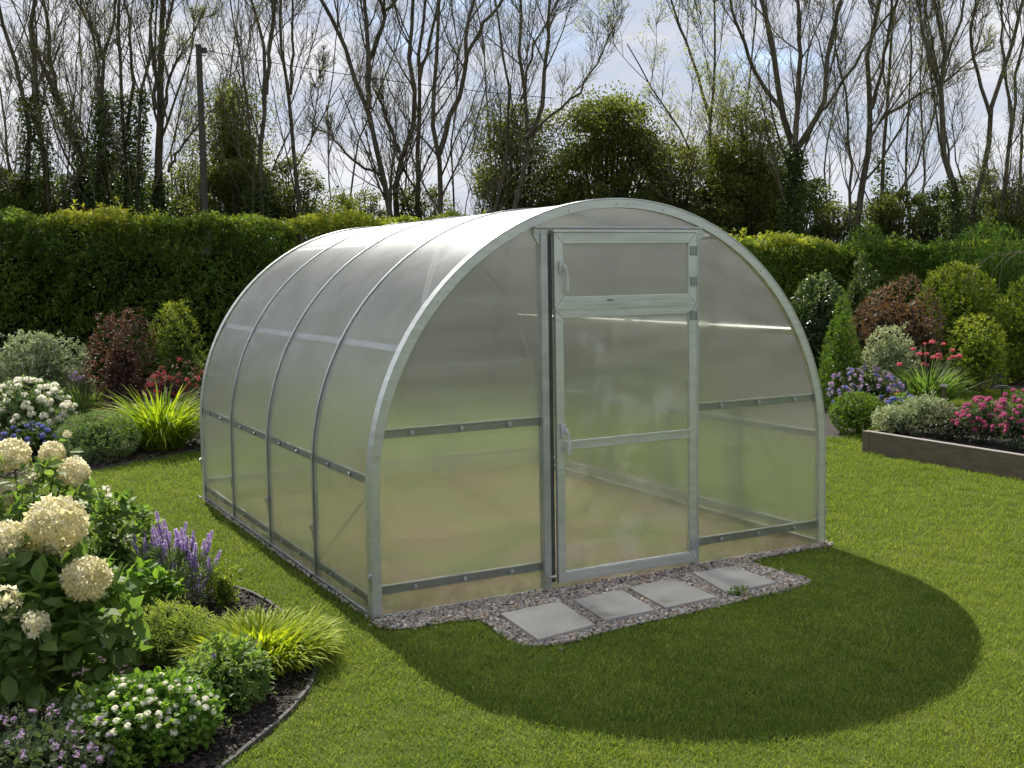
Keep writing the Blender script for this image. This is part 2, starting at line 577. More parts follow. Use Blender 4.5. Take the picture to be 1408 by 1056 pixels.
M['poly_roof'] = polycarbonate('polycarbonate_roof', haze=.10, clear=.14, gloss=.30, flute=1, tint=(.80, .82, .79), streak=(.5, 1.6, 3))
M['poly_front'] = polycarbonate('polycarbonate_wall', haze=.075, clear=.24, gloss=.2, streak=(.35, .35, 5), tint=(.855, .87, .82))
M['poly_door'] = polycarbonate('polycarbonate_door', haze=.075, clear=.24, gloss=.2, streak=(.35, .35, 5), patches=True, tint=(.855, .87, .82))

# ------------------------------------------------------------------ greenhouse
W, Rr, ZC, LEN = 3.0, 1.5, 0.623, 3.68
HT = ZC + Rr


def arch_path(off=0.0, n=56, z0=0.0):
    r = Rr + off
    pts = [(-off, z0), (-off, ZC * .5)]
    for i in range(n + 1):
        a = PI - PI * i / n
        pts.append((1.5 + r * math.cos(a), ZC + r * math.sin(a)))
    pts += [(W + off, ZC * .5), (W + off, z0)]
    return np.array(pts)


def arch_sweep(mb, r0, r1, y0, y1, z0=0.0):
    A, B = arch_path(r0, z0=z0), arch_path(r1, z0=z0)
    n = len(A)
    V = []
    for P, y in ((A, y0), (B, y0), (B, y1), (A, y1)):
        V += [(x, y, z) for x, z in P]
    F = []
    for i in range(n - 1):
        for a, b in ((0, 1), (1, 2), (2, 3), (3, 0)):
            F.append((a * n + i, b * n + i, b * n + i + 1, a * n + i + 1))
    F.append((0, 3 * n, 2 * n, n))
    F.append((n - 1, 2 * n - 1, 3 * n - 1, 4 * n - 1))
    mb.add(V, np.array(F))
    return mb


gh = empty('greenhouse', (1.5, LEN / 2, 0), 'arched clear polycarbonate greenhouse with grey metal frame standing on the lawn', 'greenhouse')
ribs = [0, LEN * .25, LEN * .5, LEN * .75, LEN]
arch_sweep(MB(), -.043, .004, -.012, .028).build('end_arch', M['alu'], gh, bevel=.002)
arch_sweep(MB(), .0045, .011, -.014, .05).build('edge_trim', M['alu'], gh, bevel=.0015)
arch_sweep(MB(), -.048, .004, LEN - .028, LEN + .012).build('end_arch', M['alu'], gh, bevel=.002)
arch_sweep(MB(), .0045, .011, LEN - .05, LEN + .014).build('edge_trim', M['alu'], gh, bevel=.0015)
for y in ribs[1:4]:
    arch_sweep(MB(), -.036, -.003, y - .014, y + .014).build('arch_rib', M['galv'], gh, bevel=.002)
    arch_sweep(MB(), .002, .0085, y - .0095, y + .0095).build('clamping_band', M['galv'], gh, bevel=.0015)
for i in range(4):
    mb = MB()
    P = arch_path(0.0, n=72, z0=.004)
    y0, y1 = ribs[i] + (.03 if i == 0 else .001), ribs[i + 1] - (.03 if i == 3 else .001)
    n = len(P)
    V = [(x, y0, z) for x, z in P] + [(x, y1, z) for x, z in P]
    mb.add(V, np.array([(j, j + 1, n + j + 1, n + j) for j in range(n - 1)]))
    o = mb.build('roof_panel', M['poly_roof'], gh, smooth=True)


def arch_z(x, off=0):
    r = Rr + off
    return ZC + math.sqrt(max(0, r * r - (x - 1.5) ** 2))


def arch_region(x0, x1, z0, y, flip, off=-.02, ztop=None, n=28):
    """flat sheet below the arch between x0 and x1, above z0"""
    mb = MB()
    xs = np.linspace(x0, x1, n)
    if x0 < .06:
        xs = .02 + (x1 - .02) * (np.linspace(0, 1, n) ** 2)
    elif x1 > 2.94:
        xs = x1 - (x1 - x0) * (np.linspace(1, 0, n) ** 2)
    top = [arch_z(x, off) for x in xs]
    V = [(x, y, z0) for x in xs] + [(x, y, t) for x, t in zip(xs, top)]
    F = [(i, i + 1, n + i + 1, n + i) for i in range(n - 1)]
    if flip:
        F = [f[::-1] for f in F]
    mb.add(V, np.array(F))
    return mb


PX0, PX1 = 1.018, 1.985                 # inner faces of the door posts (x)
arch_region(.02, PX0 - .012, .006, .004, False).build('end_wall_panel', M['poly_front'], gh)
arch_region(PX1 + .012, 2.98, .006, .004, False).build('end_wall_panel', M['poly_front'], gh)
arch_region(PX0 - .012, PX1 + .012, 1.966, .004, False).build('end_wall_panel', M['poly_front'], gh)
arch_region(.02, 2.98, .006, LEN - .004, True).build('end_wall_panel', M['poly_front'], gh)
# sill panel below the door
mb = MB().add([(PX0, .004, .006), (PX1, .004, .006), (PX1, .004, .05), (PX0, .004, .05)], np.array([(0, 1, 2, 3)]))
mb.build('sill_panel', M['poly_front'], gh)

# posts and header (U channels)


def post(x0, x1):
    mb = MB()
    mb.box(x0, x1, -.030, -.026, 0, 1.962)
    mb.box(x0, x0 + .004, -.0259, .026, 0, 1.962)
    mb.box(x1 - .004, x1, -.0259, .026, 0, 1.962)
    return mb.build('door_post', M['galv'], gh, bevel=.001)


post(PX0 - .036, PX0 + .004)
post(PX1 - .004, PX1 + .030)
mb = MB()
mb.box(.945, 2.05, -.026, .02, 1.936, 1.976)
mb.box(.945, 2.05, -.044, -.0262, 1.966, 1.976)
mb.build('door_header', M['galv'], gh, bevel=.0015)
for x0, s in ((PX0 - .037, -1), (PX1 + .031, 1)):     # gusset brackets under the header
    poly = [(x0, 1.9355), (x0 + s * .045, 1.9355), (x0, 1.87)]
    if s > 0:
        poly = poly[::-1]
    mb = MB()
    V = [(x, -.022, z) for x, z in poly] + [(x, -.006, z) for x, z in poly]
    mb.add(V, [np.array([(0, 1, 2), (5, 4, 3)]), np.array([(0, 3, 4, 1), (1, 4, 5, 2), (2, 5, 3, 0)])])
    mb.build('bracket', M['galv'], gh)


def chan(mb, x0, x1, z0, z1, y0, dep=.022):
    """front rail: U channel with raised lips"""
    mb.box(x0, x1, y0 + .006, y0 + dep, z0, z1)
    mb.box(x0, x1, y0, y0 + .0058, z1 - .009, z1)
    mb.box(x0, x1, y0, y0 + .0058, z0, z0 + .009)


bolt_proto = MB().disc((0, 0, 0), (0, -1, 0), .013, .004, 12).disc((0, -.0041, 0), (0, -1, 0), .0075, .006, 6).build('bolt', M['galv'])
bolt_mesh = bolt_proto.data
bolt_dark = bolt_mesh.copy()
bolt_dark.materials[0] = M['hinge']
bpy.data.objects.remove(bolt_proto)


def bolt(parent, x, y, z, rz=0.0):
    o = bpy.data.objects.new('bolt', bolt_mesh if rz == 0 else bolt_dark)
    col.objects.link(o)
    o.parent = parent
    o.location = (x - 1.5, y - LEN / 2, z)
    o.rotation_euler = (0, 0, rz)
    return o


for (xa, xb) in ((.046, PX0 - .038), (PX1 + .032, 2.953)):
    for zz in (.935, .138):
        mb = MB()
        chan(mb, xa, xb, zz - .023, zz + .023, .008, .02)
        mb.build('cross_rail', M['rail'], gh)
        for f in (.2, .5, .8):
            bolt(gh, xa + (xb - xa) * f, .0025, zz)
# rear wall frame
for zz in (.935, .138, 1.5):
    hx = 1.45 if zz < 1 else math.sqrt(1.45 ** 2 - (zz - ZC) ** 2)
    MB().box(1.5 - hx, 1.5 + hx, LEN - .03, LEN - .008, zz - .022, zz + .022).build('cross_rail', M['galv'], gh)
for xx in (1.02, 1.98):
    MB().box(xx - .018, xx + .018, LEN - .052, LEN - .031, 0, arch_z(xx, -.05)).build('rear_post', M['galv'], gh)

# long purlins
for side in (0, 1):
    for zz in (.085, .70):
        x = .006 if side == 0 else W - .006
        s = 1 if side == 0 else -1
        for k in range(4):
            ya, yb = ribs[k] + .031, ribs[k + 1] - (.031 if k == 3 else .016)
            if k:
                ya = ribs[k] + .016
            mb = MB()
            mb.box(min(x, x + s * .022), max(x, x + s * .022), ya, yb, zz - .02, zz + .02)
            mb.build('side_rail', M['rail'], gh)
            for f in (.3, .7):
                bolt(gh, x - s * .0075, ya + (yb - ya) * f, zz, -PI / 2 if side == 0 else PI / 2)
for a in (29.5, 62, 90, 118, 150.5):
    r = Rr - .022
    cx_, cz_ = 1.5 - r * math.cos(math.radians(a)), ZC + r * math.sin(math.radians(a))
    nrm = (-math.cos(math.radians(a)), 0, math.sin(math.radians(a)))
    MB().beam((cx_, .03, cz_), (cx_, LEN - .03, cz_), .036, .02, up=nrm).build('purlin', M['galv'], gh)
# diagonal braces on the roof inside
for (xa, za, ya, xb, zb, yb) in ((.03, .66, .03, .03, .10, .92), (2.97, .66, .03, 2.97, .10, .92), (.30, 1.50, .03, .85, 1.95, .92), (2.70, 1.5, .03, 2.15, 1.95, .92)):
    MB().beam((xa, ya, za), (xb, yb, zb), .008, .003).build('brace', M['bolt'], gh)
# base rails along the ground
for s, x in ((-1, -.012), (1, W + .012)):
    MB().box(min(x, x - s * .010), max(x, x - s * .010), .06, LEN - .06, .0, .022).build('base_rail', M['galv'], gh)
MB().box(.05, PX0 - .038, -.012, -.002, 0, .016).build('base_rail', M['galv'], gh)
MB().box(PX1 + .032, 2.95, -.012, -.002, 0, .016).build('base_rail', M['galv'], gh)
# band clips near the ground
for y in ribs:
    for x, s in ((-.0105, -1), (W + .0105, 1)):
        zc_ = .30 if y else .21
        mb = MB()
        mb.box(min(x, x + s * .012), max(x, x + s * .012), y - .016, y + .016, zc_ - .02, zc_ + .02)
        mb.disc((x + s * .012, y - .006, zc_ + .008), (s, 0, 0), .007, .008, 8)
        mb.box(min(x, x + s * .006), max(x, x + s * .006), y - .006, y + .006, zc_ - .07, zc_ - .021)
        mb.build('band_clip', M['bolt'], gh)
# screws on the front arch
for a in (8, 48, 79, 88, 91, 103, 118, 139, 172):
    r = Rr - .024
    MB().disc((1.5 + r * math.cos(math.radians(a)), -.0122, ZC + r * math.sin(math.radians(a))), (0, -1, 0), .0055, .005, 8).build('arch_screw', M['bolt'], gh)
for z in (.1, .45, .5):
    for x in (.022, W - .022):
        MB().disc((x, -.0122, z), (0, -1, 0), .0045, .004, 8).build('arch_screw', M['bolt'], gh)


# door leaf: mitred profile frames
def mitred(mb, x0, x1, z0, z1, w, y0, y1, wb=None, wt=None):
    wb = w if wb is None else wb
    wt = w if wt is None else wt
    o = [(x0, z0), (x1, z0), (x1, z1), (x0, z1)]
    i = [(x0 + w, z0 + wb), (x1 - w, z0 + wb), (x1 - w, z1 - wt), (x0 + w, z1 - wt)]
    for k in range(4):
        q = [o[k], o[(k + 1) % 4], i[(k + 1) % 4], i[k]]
        # pull the ends in a hair so the mitre joint shows
        qa = np.array(q)
        c = qa.mean(0)
        e = (qa[1] - qa[0]) / np.linalg.norm(qa[1] - qa[0])
        adj = np.array([e * .0007, -e * .0007, -e * .0007, e * .0007])
        qa = qa + adj
        V = [(x, y0, z) for x, z in qa] + [(x, y1, z) for x, z in qa]
        mb.add(V, np.array([(0, 1, 2, 3), (7, 6, 5, 4), (0, 4, 5, 1), (1, 5, 6, 2), (2, 6, 7, 3), (3, 7, 4, 0)]))


DX0, DX1 = 1.050, 1.977
Y0, Y1 = -.058, -.0305


def sub(name, mb, mat, parent, bevel=0.0):
    """part or sub-part in the greenhouse frame"""
    o = mb.build(name, mat, None)
    o.data.transform(Matrix.Translation((-1.5, -LEN / 2, 0)))
    o.parent = parent
    if bevel:
        b = o.modifiers.new("bevel", 'BEVEL')
        b.width = bevel
        b.segments = 2
        b.limit_method = 'ANGLE'
    return o


# lower door
mb = MB()
mitred(mb, DX0, DX1, .045, 1.530, .048, Y0, Y1, wb=.062, wt=.044)
mb.box(DX0 + .0485, DX1 - .0485, Y0 + .004, Y1 - .002, .775, .822)
door = sub('door', mb, M['alu'], gh, .002)
for za, zb in ((.8135, .822), (.775, .7815)):
    sub('frame_bead', MB().box(DX0 + .0485, DX1 - .0485, Y0 - .002, Y0 + .0038, za, zb), M['alu'], door)
for z in (1.4895, 1.502, .062, .094):
    sub('frame_bead', MB().box(DX0 + .05, DX1 - .05, Y0 - .003, Y0 - .0002, z, z + .0035), M['alu'], door)
for za, zb in ((.107, .775), (.822, 1.486)):
    mb = MB().add([(DX0 + .0485, -.043, za), (DX1 - .0485, -.043, za), (DX1 - .0485, -.043, zb), (DX0 + .0485, -.043, zb)], np.array([(0, 1, 2, 3)]))
    sub('pane', mb, M['poly_door'], door)
# upper sash
mb = MB()
mitred(mb, DX0 - .004, DX1 - .002, 1.534, 1.944, .052, Y0 - .002, Y1, wb=.066, wt=.06)
sash = sub('window_sash', mb, M['alu'], gh, .002)
for z in (1.548, 1.556, 1.575, 1.9, 1.912, 1.925, 1.935):
    sub('frame_bead', MB().box(DX0 + .05, DX1 - .055, Y0 - .0055, Y0 - .0022, z, z + .0035), M['alu'], sash)
sub('drip_edge', MB().box(DX0 - .012, DX1 + .006, Y0 - .012, Y0 + .02, 1.9445, 1.958), M['alu'], sash)
sub('drip_edge', MB().box(DX0 - .006, DX1 + .0, Y0 - .007, Y0 + .01, 1.528, 1.5335), M['alu'], sash)
mb = MB().add([(DX0 + .048, -.043, 1.6), (DX1 - .054, -.043, 1.6), (DX1 - .054, -.043, 1.884), (DX0 + .048, -.043, 1.884)], np.array([(0, 1, 2, 3)]))
sub('pane', mb, M['poly_front'], sash)
mb = MB().disc((1.395, -.0625, 1.578), (0, -1, 0), .006, .012, 8).box(1.375, 1.415, -.066, -.0628, 1.574, 1.582)
sub('catch', mb, M['hinge'], sash)
# dark strip painting the shade in the gap between post and leaf
mb = MB().box(PX0 + .0045, DX0 - .0045, -.03, -.022, .05, 1.935)
mb.build('gap_strip', M['gapshade'], gh)


def handle(z, parent):
    mb = MB()
    x = 1.088
    mb.box(x - .017, x + .010, -.069, -.0605, z - .012, z + .055)
    mb.box(x - .010, x + .004, -.088, -.0692, z + .004, z + .024)
    P = np.array([[(x - .006, -.092, z + .04), (x + .002, -.094, z + .018), (x + .012, -.092, z + .0), (x + .018, -.090, z - .03), (x + .020, -.090, z - .075), (x + .018, -.091, z - .105)]])
    tubes(mb, P, np.array([[.009, .011, .009, .008, .009, .007]]), 8)
    mb.disc((x + .018, -.091, z - .105), (0, 0, -1), .007, .004, 8)
    sub('handle', mb, M['handle'], parent)


handle(1.735, sash)
handle(.862, door)
for z, par in ((1.842, sash), (1.668, sash), (1.475, door), (.145, door)):
    mb = MB().box(1.935, 1.972, Y0 - .0075, Y0 - .0024, z - .026, z + .026)
    mb.disc((1.976, Y0 - .006, z - .027), (0, 0, 1), .0055, .054, 10)
    sub('hinge', mb, M['hinge'], par, .001)
mb = MB().disc((1.0, -.045, .085), (1, 0, 0), .008, .04, 10).box(.985, 1.0, -.055, -.0305, .07, .1)
sub('door_latch', mb, M['bolt'], gh)

# ------------------------------------------------------------------ grounds
def sheet(name, poly, z, mat, kind='structure'):
    mb = MB()
    mb.add([(x, y, z) for x, y in poly], np.array([list(range(len(poly)))]))
    o = mb.build(name, mat)
    o['kind'] = kind
    return o


lawn = sheet('lawn', [(-400, -400), (400, -400), (400, 400), (-400, 400)], 0, M['lawn'])

# packed earth with thin grass inside the greenhouse
m, nt, out = mat_new('packed_earth')
g_ = N(nt, "ShaderNodeNewGeometry")
mp = N(nt, "ShaderNodeMapping")
mp.inputs["Scale"].default_value = (.8, 2.2, 1)
nt.links.new(g_.outputs["Position"], mp.inputs[0])
n1 = N(nt, "ShaderNodeTexNoise", i_Scale=2.0, i_Detail=6)
nt.links.new(mp.outputs[0], n1.inputs["Vector"])
p = N(nt, "ShaderNodeBsdfPrincipled", i_Roughness=.95)
nt.links.new(ramp(nt, n1.outputs["Fac"], [(.3, (.20, .14, .075)), (.44, (.27, .20, .10)), (.52, (.20, .20, .06)), (.72, (.13, .18, .035))]), p.inputs["Base Color"])
n2 = N(nt, "ShaderNodeTexNoise", i_Scale=40, i_Detail=4)
b = N(nt, "ShaderNodeBump", i_Strength=.6, i_Distance=.02)
nt.links.new(n2.outputs["Fac"], b.inputs["Height"])
nt.links.new(b.outputs[0], p.inputs["Normal"])
nt.links.new(p.outputs[0], out.inputs[0])
sheet('earth_floor', [(.002, .006), (W - .002, .006), (W - .002, LEN - .006), (.002, LEN - .006)], .004, m)


def smooth_poly(pts, it=3, closed=True):
    P = np.array(pts, float)
    for _ in range(it):
        if closed:
            Q = np.roll(P, -1, 0)
            P = np.stack([.75 * P + .25 * Q, .25 * P + .75 * Q], 1).reshape(-1, 2)
        else:
            A, B = P[:-1], P[1:]
            P = np.vstack([P[:1], np.stack([.75 * A + .25 * B, .25 * A + .75 * B], 1).reshape(-1, 2), P[-1:]])
    return P


def inside(P, poly):
    x, y = P[:, 0], P[:, 1]
    res = np.zeros(len(P), bool)
    n = len(poly)
    for i in range(n):
        x0, y0 = poly[i]
        x1, y1 = poly[(i + 1) % n]
        if y0 == y1:
            continue
        c = ((y0 > y) != (y1 > y)) & (x < (x1 - x0) * (y - y0) / (y1 - y0) + x0)
        res ^= c
    return res


GRAVEL = [(-.03, .0), (-.045, -.13), (.02, -.235), (.16, -.26), (.36, -.24), (.46, -.33), (.415, -.62), (.45, -.80), (.62, -.84), (.95, -.775), (1.4, -.75),
          (1.85, -.71), (2.28, -.66), (2.36, -.6), (2.33, -.38), (2.30, -.16), (2.38, -.085), (2.7, -.07), (3.05, -.07), (3.07, .02), (3.0, .0)]
GRAVEL = [tuple(q) for q in smooth_poly(GRAVEL, 1)]
sheet('gravel_base', GRAVEL, .004, noisemat('gravel_ground', [(.3, (.06, .055, .05)), (.7, (.16, .14, .12))], scale=60, rough=.95, bump=.5))

EDGE_F = smooth_poly([(-1.60, -1.75), (-1.25, -1.52), (-1.0, -1.28), (-.76, -1.02), (-.58, -.78), (-.475, -.52), (-.43, -.2), (-.38, .15), (-.38, .6), (-.50, 1.05), (-.75, 1.42), (-1.15, 1.85), (-1.7, 2.45), (-2.5, 3.3)], 3, False)
BED_F = [tuple(q) for q in EDGE_F] + [(-4.5, 3.5), (-4.5, -2.5), (-1.9, -2.2)]
EDGE_B = smooth_poly([(2.6, 8.4), (2.1, 7.2), (1.4, 6.62), (.75, 6.35), (.3, 6.05), (-.15, 5.75), (-.6, 5.56), (-1.1, 5.46), (-1.8, 5.5), (-3.2, 5.9)], 3, False)
BED_B = [tuple(q) for q in EDGE_B] + [(-5.5, 7), (-5.5, 17.2), (2.2, 13.2), (2.6, 9.5)]
BED_R = [tuple(q) for q in smooth_poly([(7.4, 10.6), (10.4, 9.6), (11.6, 7.4), (10.6, 5.75), (9.2, 5.0), (7.6, 4.1), (7.0, 3.55), (6.2, 3.2), (5.5, 3.65), (5.3, 4.6), (6.0, 6.2), (6.6, 8.5)], 2)]
BED_FAR = [(9.6, 9.7), (10.2, 5.75), (11.6, 5.3), (14, 4.6), (18, 3.5), (20, 6.7), (15, 8.5)]
for nm, poly in (('soil_bed', BED_F), ('soil_bed', BED_B), ('soil_bed', BED_R), ('soil_bed', BED_FAR)):
    sheet(nm, poly, .008 if poly is not BED_FAR else .012, M['soil'])


def edging(path, label):
    P = np.array(path)
    t = norm(np.gradient(P, axis=0))
    s = np.stack([t[:, 1], -t[:, 0]], -1) * .008
    n = len(P)
    wob = .022 + .003 * np.convolve(np.random.default_rng(4).normal(size=n + 4), np.ones(5) / 2, 'valid')
    V = []
    for q, zz in ((P - s, 0 * wob), (P - s, wob), (P + s, wob), (P + s, 0 * wob)):
        V += [(a, b_, c_) for (a, b_), c_ in zip(q, zz)]
    F = [(k * n + i, k * n + i + 1, (k + 1) * n + i + 1, (k + 1) * n + i) for k in range(3) for i in range(n - 1)]
    o = MB().add(V, np.array(F)).build('bed_edging', M['edging'])
    tag(o, label, 'edging')


edging(EDGE_F, 'low grey edging strip curving round the near flower bed with the yellow grass')
edging(EDGE_B, 'thin grey edging strip along the far bed in front of the grey-green ball shrub')


def scatter_in(poly, n, g):
    P = np.array(poly)
    lo, hi = P.min(0), P.max(0)
    out = np.zeros((0, 2))
    while len(out) < n:
        c = lo + g.random((n * 2, 2)) * (hi - lo)
        out = np.vstack([out, c[inside(c, poly)]])
    return out[:n]


g = np.random.default_rng(11)
# bark mulch
mb = MB()
NEARF = [(-.36, .9), (-.34, .0), (-.40, -.55), (-.55, -.85), (-1.0, -1.3), (-1.7, -1.9), (-2.6, -1.6), (-2.2, .5), (-1.3, 1.7), (-.7, 1.4)]
pp = scatter_in(NEARF, 15000, g)
pp = pp[inside(pp, BED_F)]
n = len(pp)
rot = frames(np.stack([np.cos(a := g.random(n) * 2 * PI), np.sin(a), g.normal(size=n) * .25], -1), noise=.5, g=g)
CHIP = T([(-.5, -.2, 0), (.45, -.25, 0), (.5, .2, 0), (-.4, .25, 0), (-.4, -.15, .12), (.4, -.2, .14), (.42, .15, .12), (-.35, .2, .14)],
         [(4, 5, 6, 7), (0, 1, 5, 4), (1, 2, 6, 5), (2, 3, 7, 6), (3, 0, 4, 7)])
sz = np.stack([.012 + .026 * g.random(n) ** 2, .012 + .022 * g.random(n), .01 + .03 * g.random(n)], -1)
inst(mb, CHIP, np.column_stack([pp, .010 + .012 * g.random(n)]), rot, sz, g.random(n) ** 1.6)
bb = scatter_in([tuple(q) for q in EDGE_B[8:-8]] + [(-1.2, 6.8), (1.6, 7.6)], 5000, g)
bb = bb[inside(bb, BED_B)]
n = len(bb)
rot = frames(np.stack([np.cos(a := g.random(n) * 2 * PI), np.sin(a), g.normal(size=n) * .25], -1), noise=.5, g=g)
inst(mb, CHIP, np.column_stack([bb, .012 + .012 * g.random(n)]), rot, .03 + .03 * g.random(n), g.random(n) ** 1.5)
o = mb.build('bark_mulch', M['chip'])
tag(o, 'dark bark chips covering the soil of the flower beds', 'mulch', kind='stuff')

# gravel pebbles
mb = MB()
gp = scatter_in(GRAVEL, 15000, g)
n = len(gp)
SLABS = []
for q in ([(688, 843), (770, 826), (818, 858), (740, 879)], [(788, 824), (855, 810), (901, 838), (832, 852)],
          [(864, 807), (925, 795), (986, 820), (915, 835)], [(952, 787), (1010, 778), (1068, 800), (1000, 814)]):
    SLABS.append(np.array([ground(*c, .028)[:2] for c in q]))
keep = np.ones(n, bool)
for s_ in SLABS:
    keep &= ~inside(gp, [tuple(c) for c in (s_ - s_.mean(0)) * .96 + s_.mean(0)])
keep &= ~((gp[:, 0] > .03) & (gp[:, 0] < 2.97) & (gp[:, 1] > -.012))
gp = gp[keep]
st = g.random(len(gp)) < .05
gp[st] += g.normal(size=(st.sum(), 2)) * [.03, .035]
gp = gp[(gp[:, 1] < -.012) | (gp[:, 0] < 0) | (gp[:, 0] > 3.0)]
n = len(gp)
rot = frames(g.normal(size=(n, 3)) * [1, 1, .3], noise=.3, g=g)
s0 = .0045 + .0065 * g.random(n) ** 1.5
inst(mb, ICO2 if False else ICO, np.column_stack([gp, .006 + .008 * g.random(n)]), rot, np.stack([s0 * 1.35, s0, s0 * .75], -1), g.random(n))
# thin line of stones along the long side
k = 480
sp = np.column_stack([-.02 - .018 * g.random(k), g.random(k) ** .9 * (LEN + .1), .006 + .006 * g.random(k)])
inst(mb, ICO, sp, frames(g.normal(size=(k, 3)), g=g), .004 + .007 * g.random(k), g.random(k))
o = mb.build('gravel', M['pebble'], smooth=True)
tag(o, 'small mixed beige and grey pebbles around the paving slabs', 'gravel', kind='stuff')

slab_lab = ['square grey paving slab, first from the left, nearest the camera', 'square grey paving slab, second from the left, in front of the door',
            'square grey paving slab, third from the left, in front of the door', 'square grey paving slab, fourth from the left, beside the small green weed']
for s_, lb in zip(SLABS, slab_lab):
    mb = MB()
    c = s_[::-1]
    area = 0
    for i in range(4):
        area += c[i][0] * c[(i + 1) % 4][1] - c[(i + 1) % 4][0] * c[i][1]
    if area < 0:
        c = c[::-1]
    mb.prism([tuple(v) for v in c], .003, .028)
    o = mb.build('paving_slab', M['slab'])
    b_ = o.modifiers.new('bevel', 'BEVEL')
    b_.width = .004
    b_.segments = 2
    tag(o, lb, 'paving slab', 'paving slabs in the gravel by the door')

# ------------------------------------------------------------------ lawn grass
RB = dict(x0=5.86, x1=7.25, y0=-1.6, y1=2.52)           # raised bed footprint


def lawn_points(g):
    out, sc_ = [], []
    for cell, dmin, dmax, s in ((.075, 0, 7, 1.0), (.105, 7, 11, 1.25), (.16, 11, 19, 1.7)):
        xs = np.arange(-5, 17, cell)
        ys = np.arange(-6, 16, cell)
        X, Y = np.meshgrid(xs, ys)
        P = np.column_stack([X.ravel(), Y.ravel()]) + (g.random((X.size, 2)) - .5) * cell
        d = np.hypot(P[:, 0] - CAM[0], P[:, 1] - CAM[1])
        az = np.degrees(np.arctan2(P[:, 0] - CAM[0], P[:, 1] - CAM[1]))
        k = (d >= dmin) & (d < dmax) & (az > -4) & (az < 60) & (d > 2.6)
        P = P[k]
        out.append(P)
        sc_.append(np.full(len(P), s))
    P, S = np.vstack(out), np.concatenate(sc_)
    bad = inside(P, BED_F) | inside(P, BED_B) | inside(P, BED_R) | inside(P, BED_FAR)
    gsh = (np.array(GRAVEL))
    bad |= inside(P, GRAVEL)
    bad |= (P[:, 0] > -.045) & (P[:, 0] < W + .03) & (P[:, 1] > -.02) & (P[:, 1] < LEN + .03)
    bad |= (P[:, 0] > RB['x0'] - .02) & (P[:, 0] < RB['x1'] + .02) & (P[:, 1] > RB['y0']) & (P[:, 1] < RB['y1'] + .02)
    return P[~bad], S[~bad]


g = np.random.default_rng(5)
P, S = lawn_points(g)
me = bpy.data.meshes.new('grass')
me.vertices.add(len(P))
me.vertices.foreach_set('co', np.column_stack([P, np.zeros(len(P))]).astype(np.float32).ravel())
a_ = me.attributes.new('s', 'FLOAT', 'POINT')
hn = 0.95 + .08 * np.sin(P[:, 0] * 3.1 + 1.3 * np.sin(P[:, 1] * 2.3)) * np.sin(P[:, 1] * 2.7)
a_.data.foreach_set('value', (S * hn * (.85 + .3 * g.random(len(P)))).astype(np.float32))
a_ = me.attributes.new('rz', 'FLOAT', 'POINT')
a_.data.foreach_set('value', (g.random(len(P)) * 2 * PI).astype(np.float32))
grass = bpy.data.objects.new('grass', me)
col.objects.link(grass)
tag(grass, 'short mown green grass of the lawn', 'grass', kind='stuff')
tufts = []
for t in range(3):
    mb = MB()
    n = 96
    rr = .075 * np.sqrt(g.random(n))
    aa = g.random(n) * 2 * PI
    base = np.column_stack([rr * np.cos(aa), rr * np.sin(aa), np.full(n, -.002)])
    blades(mb, base, g.random(n) * 2 * PI, .016 + .026 * g.random(n), .1 + .35 * g.random(n), .3 + .9 * g.random(n), .0022 + .002 * g.random(n), seg=2, rnd=g.random(n), g=g, tw=.6)
    o = mb.build('grass_tuft', M['grass'])
    col.objects.unlink(o)
    tufts.append(o)
tcol = bpy.data.collections.new('grass_tufts')
for o in tufts:
    tcol.objects.link(o)
ng = bpy.data.node_groups.new('lawn_scatter', 'GeometryNodeTree')
ng.interface.new_socket('Geometry', in_out='INPUT', socket_type='NodeSocketGeometry')
ng.interface.new_socket('Geometry', in_out='OUTPUT', socket_type='NodeSocketGeometry')
gi, go = ng.nodes.new('NodeGroupInput'), ng.nodes.new('NodeGroupOutput')
ci = ng.nodes.new('GeometryNodeCollectionInfo')
ci.inputs['Collection'].default_value = tcol
ci.inputs['Separate Children'].default_value = True
iop = ng.nodes.new('GeometryNodeInstanceOnPoints')
iop.inputs['Pick Instance'].default_value = True
na = ng.nodes.new('GeometryNodeInputNamedAttribute')
na.data_type = 'FLOAT'
na.inputs[0].default_value = 's'
nr = ng.nodes.new('GeometryNodeInputNamedAttribute')
nr.data_type = 'FLOAT'
nr.inputs[0].default_value = 'rz'
cx = ng.nodes.new('ShaderNodeCombineXYZ')
L_ = ng.links.new
L_(nr.outputs[0], cx.inputs[2])
L_(gi.outputs[0], iop.inputs['Points'])
L_(ci.outputs[0], iop.inputs['Instance'])
L_(cx.outputs[0], iop.inputs['Rotation'])
L_(na.outputs[0], iop.inputs['Scale'])
L_(iop.outputs[0], go.inputs[0])
md = grass.modifiers.new('scatter', 'NODES')
md.node_group = ng
print('lawn tufts', len(P))

# ------------------------------------------------------------------ foliage shapes


def bumps(dirs, g, k=14, amp=.16, sharp=5):
    c = norm(g.normal(size=(k, 3)))
    a = g.normal(size=k) * amp
    return 1 + (np.exp(sharp * (dirs @ c.T - 1)) * a).sum(1)


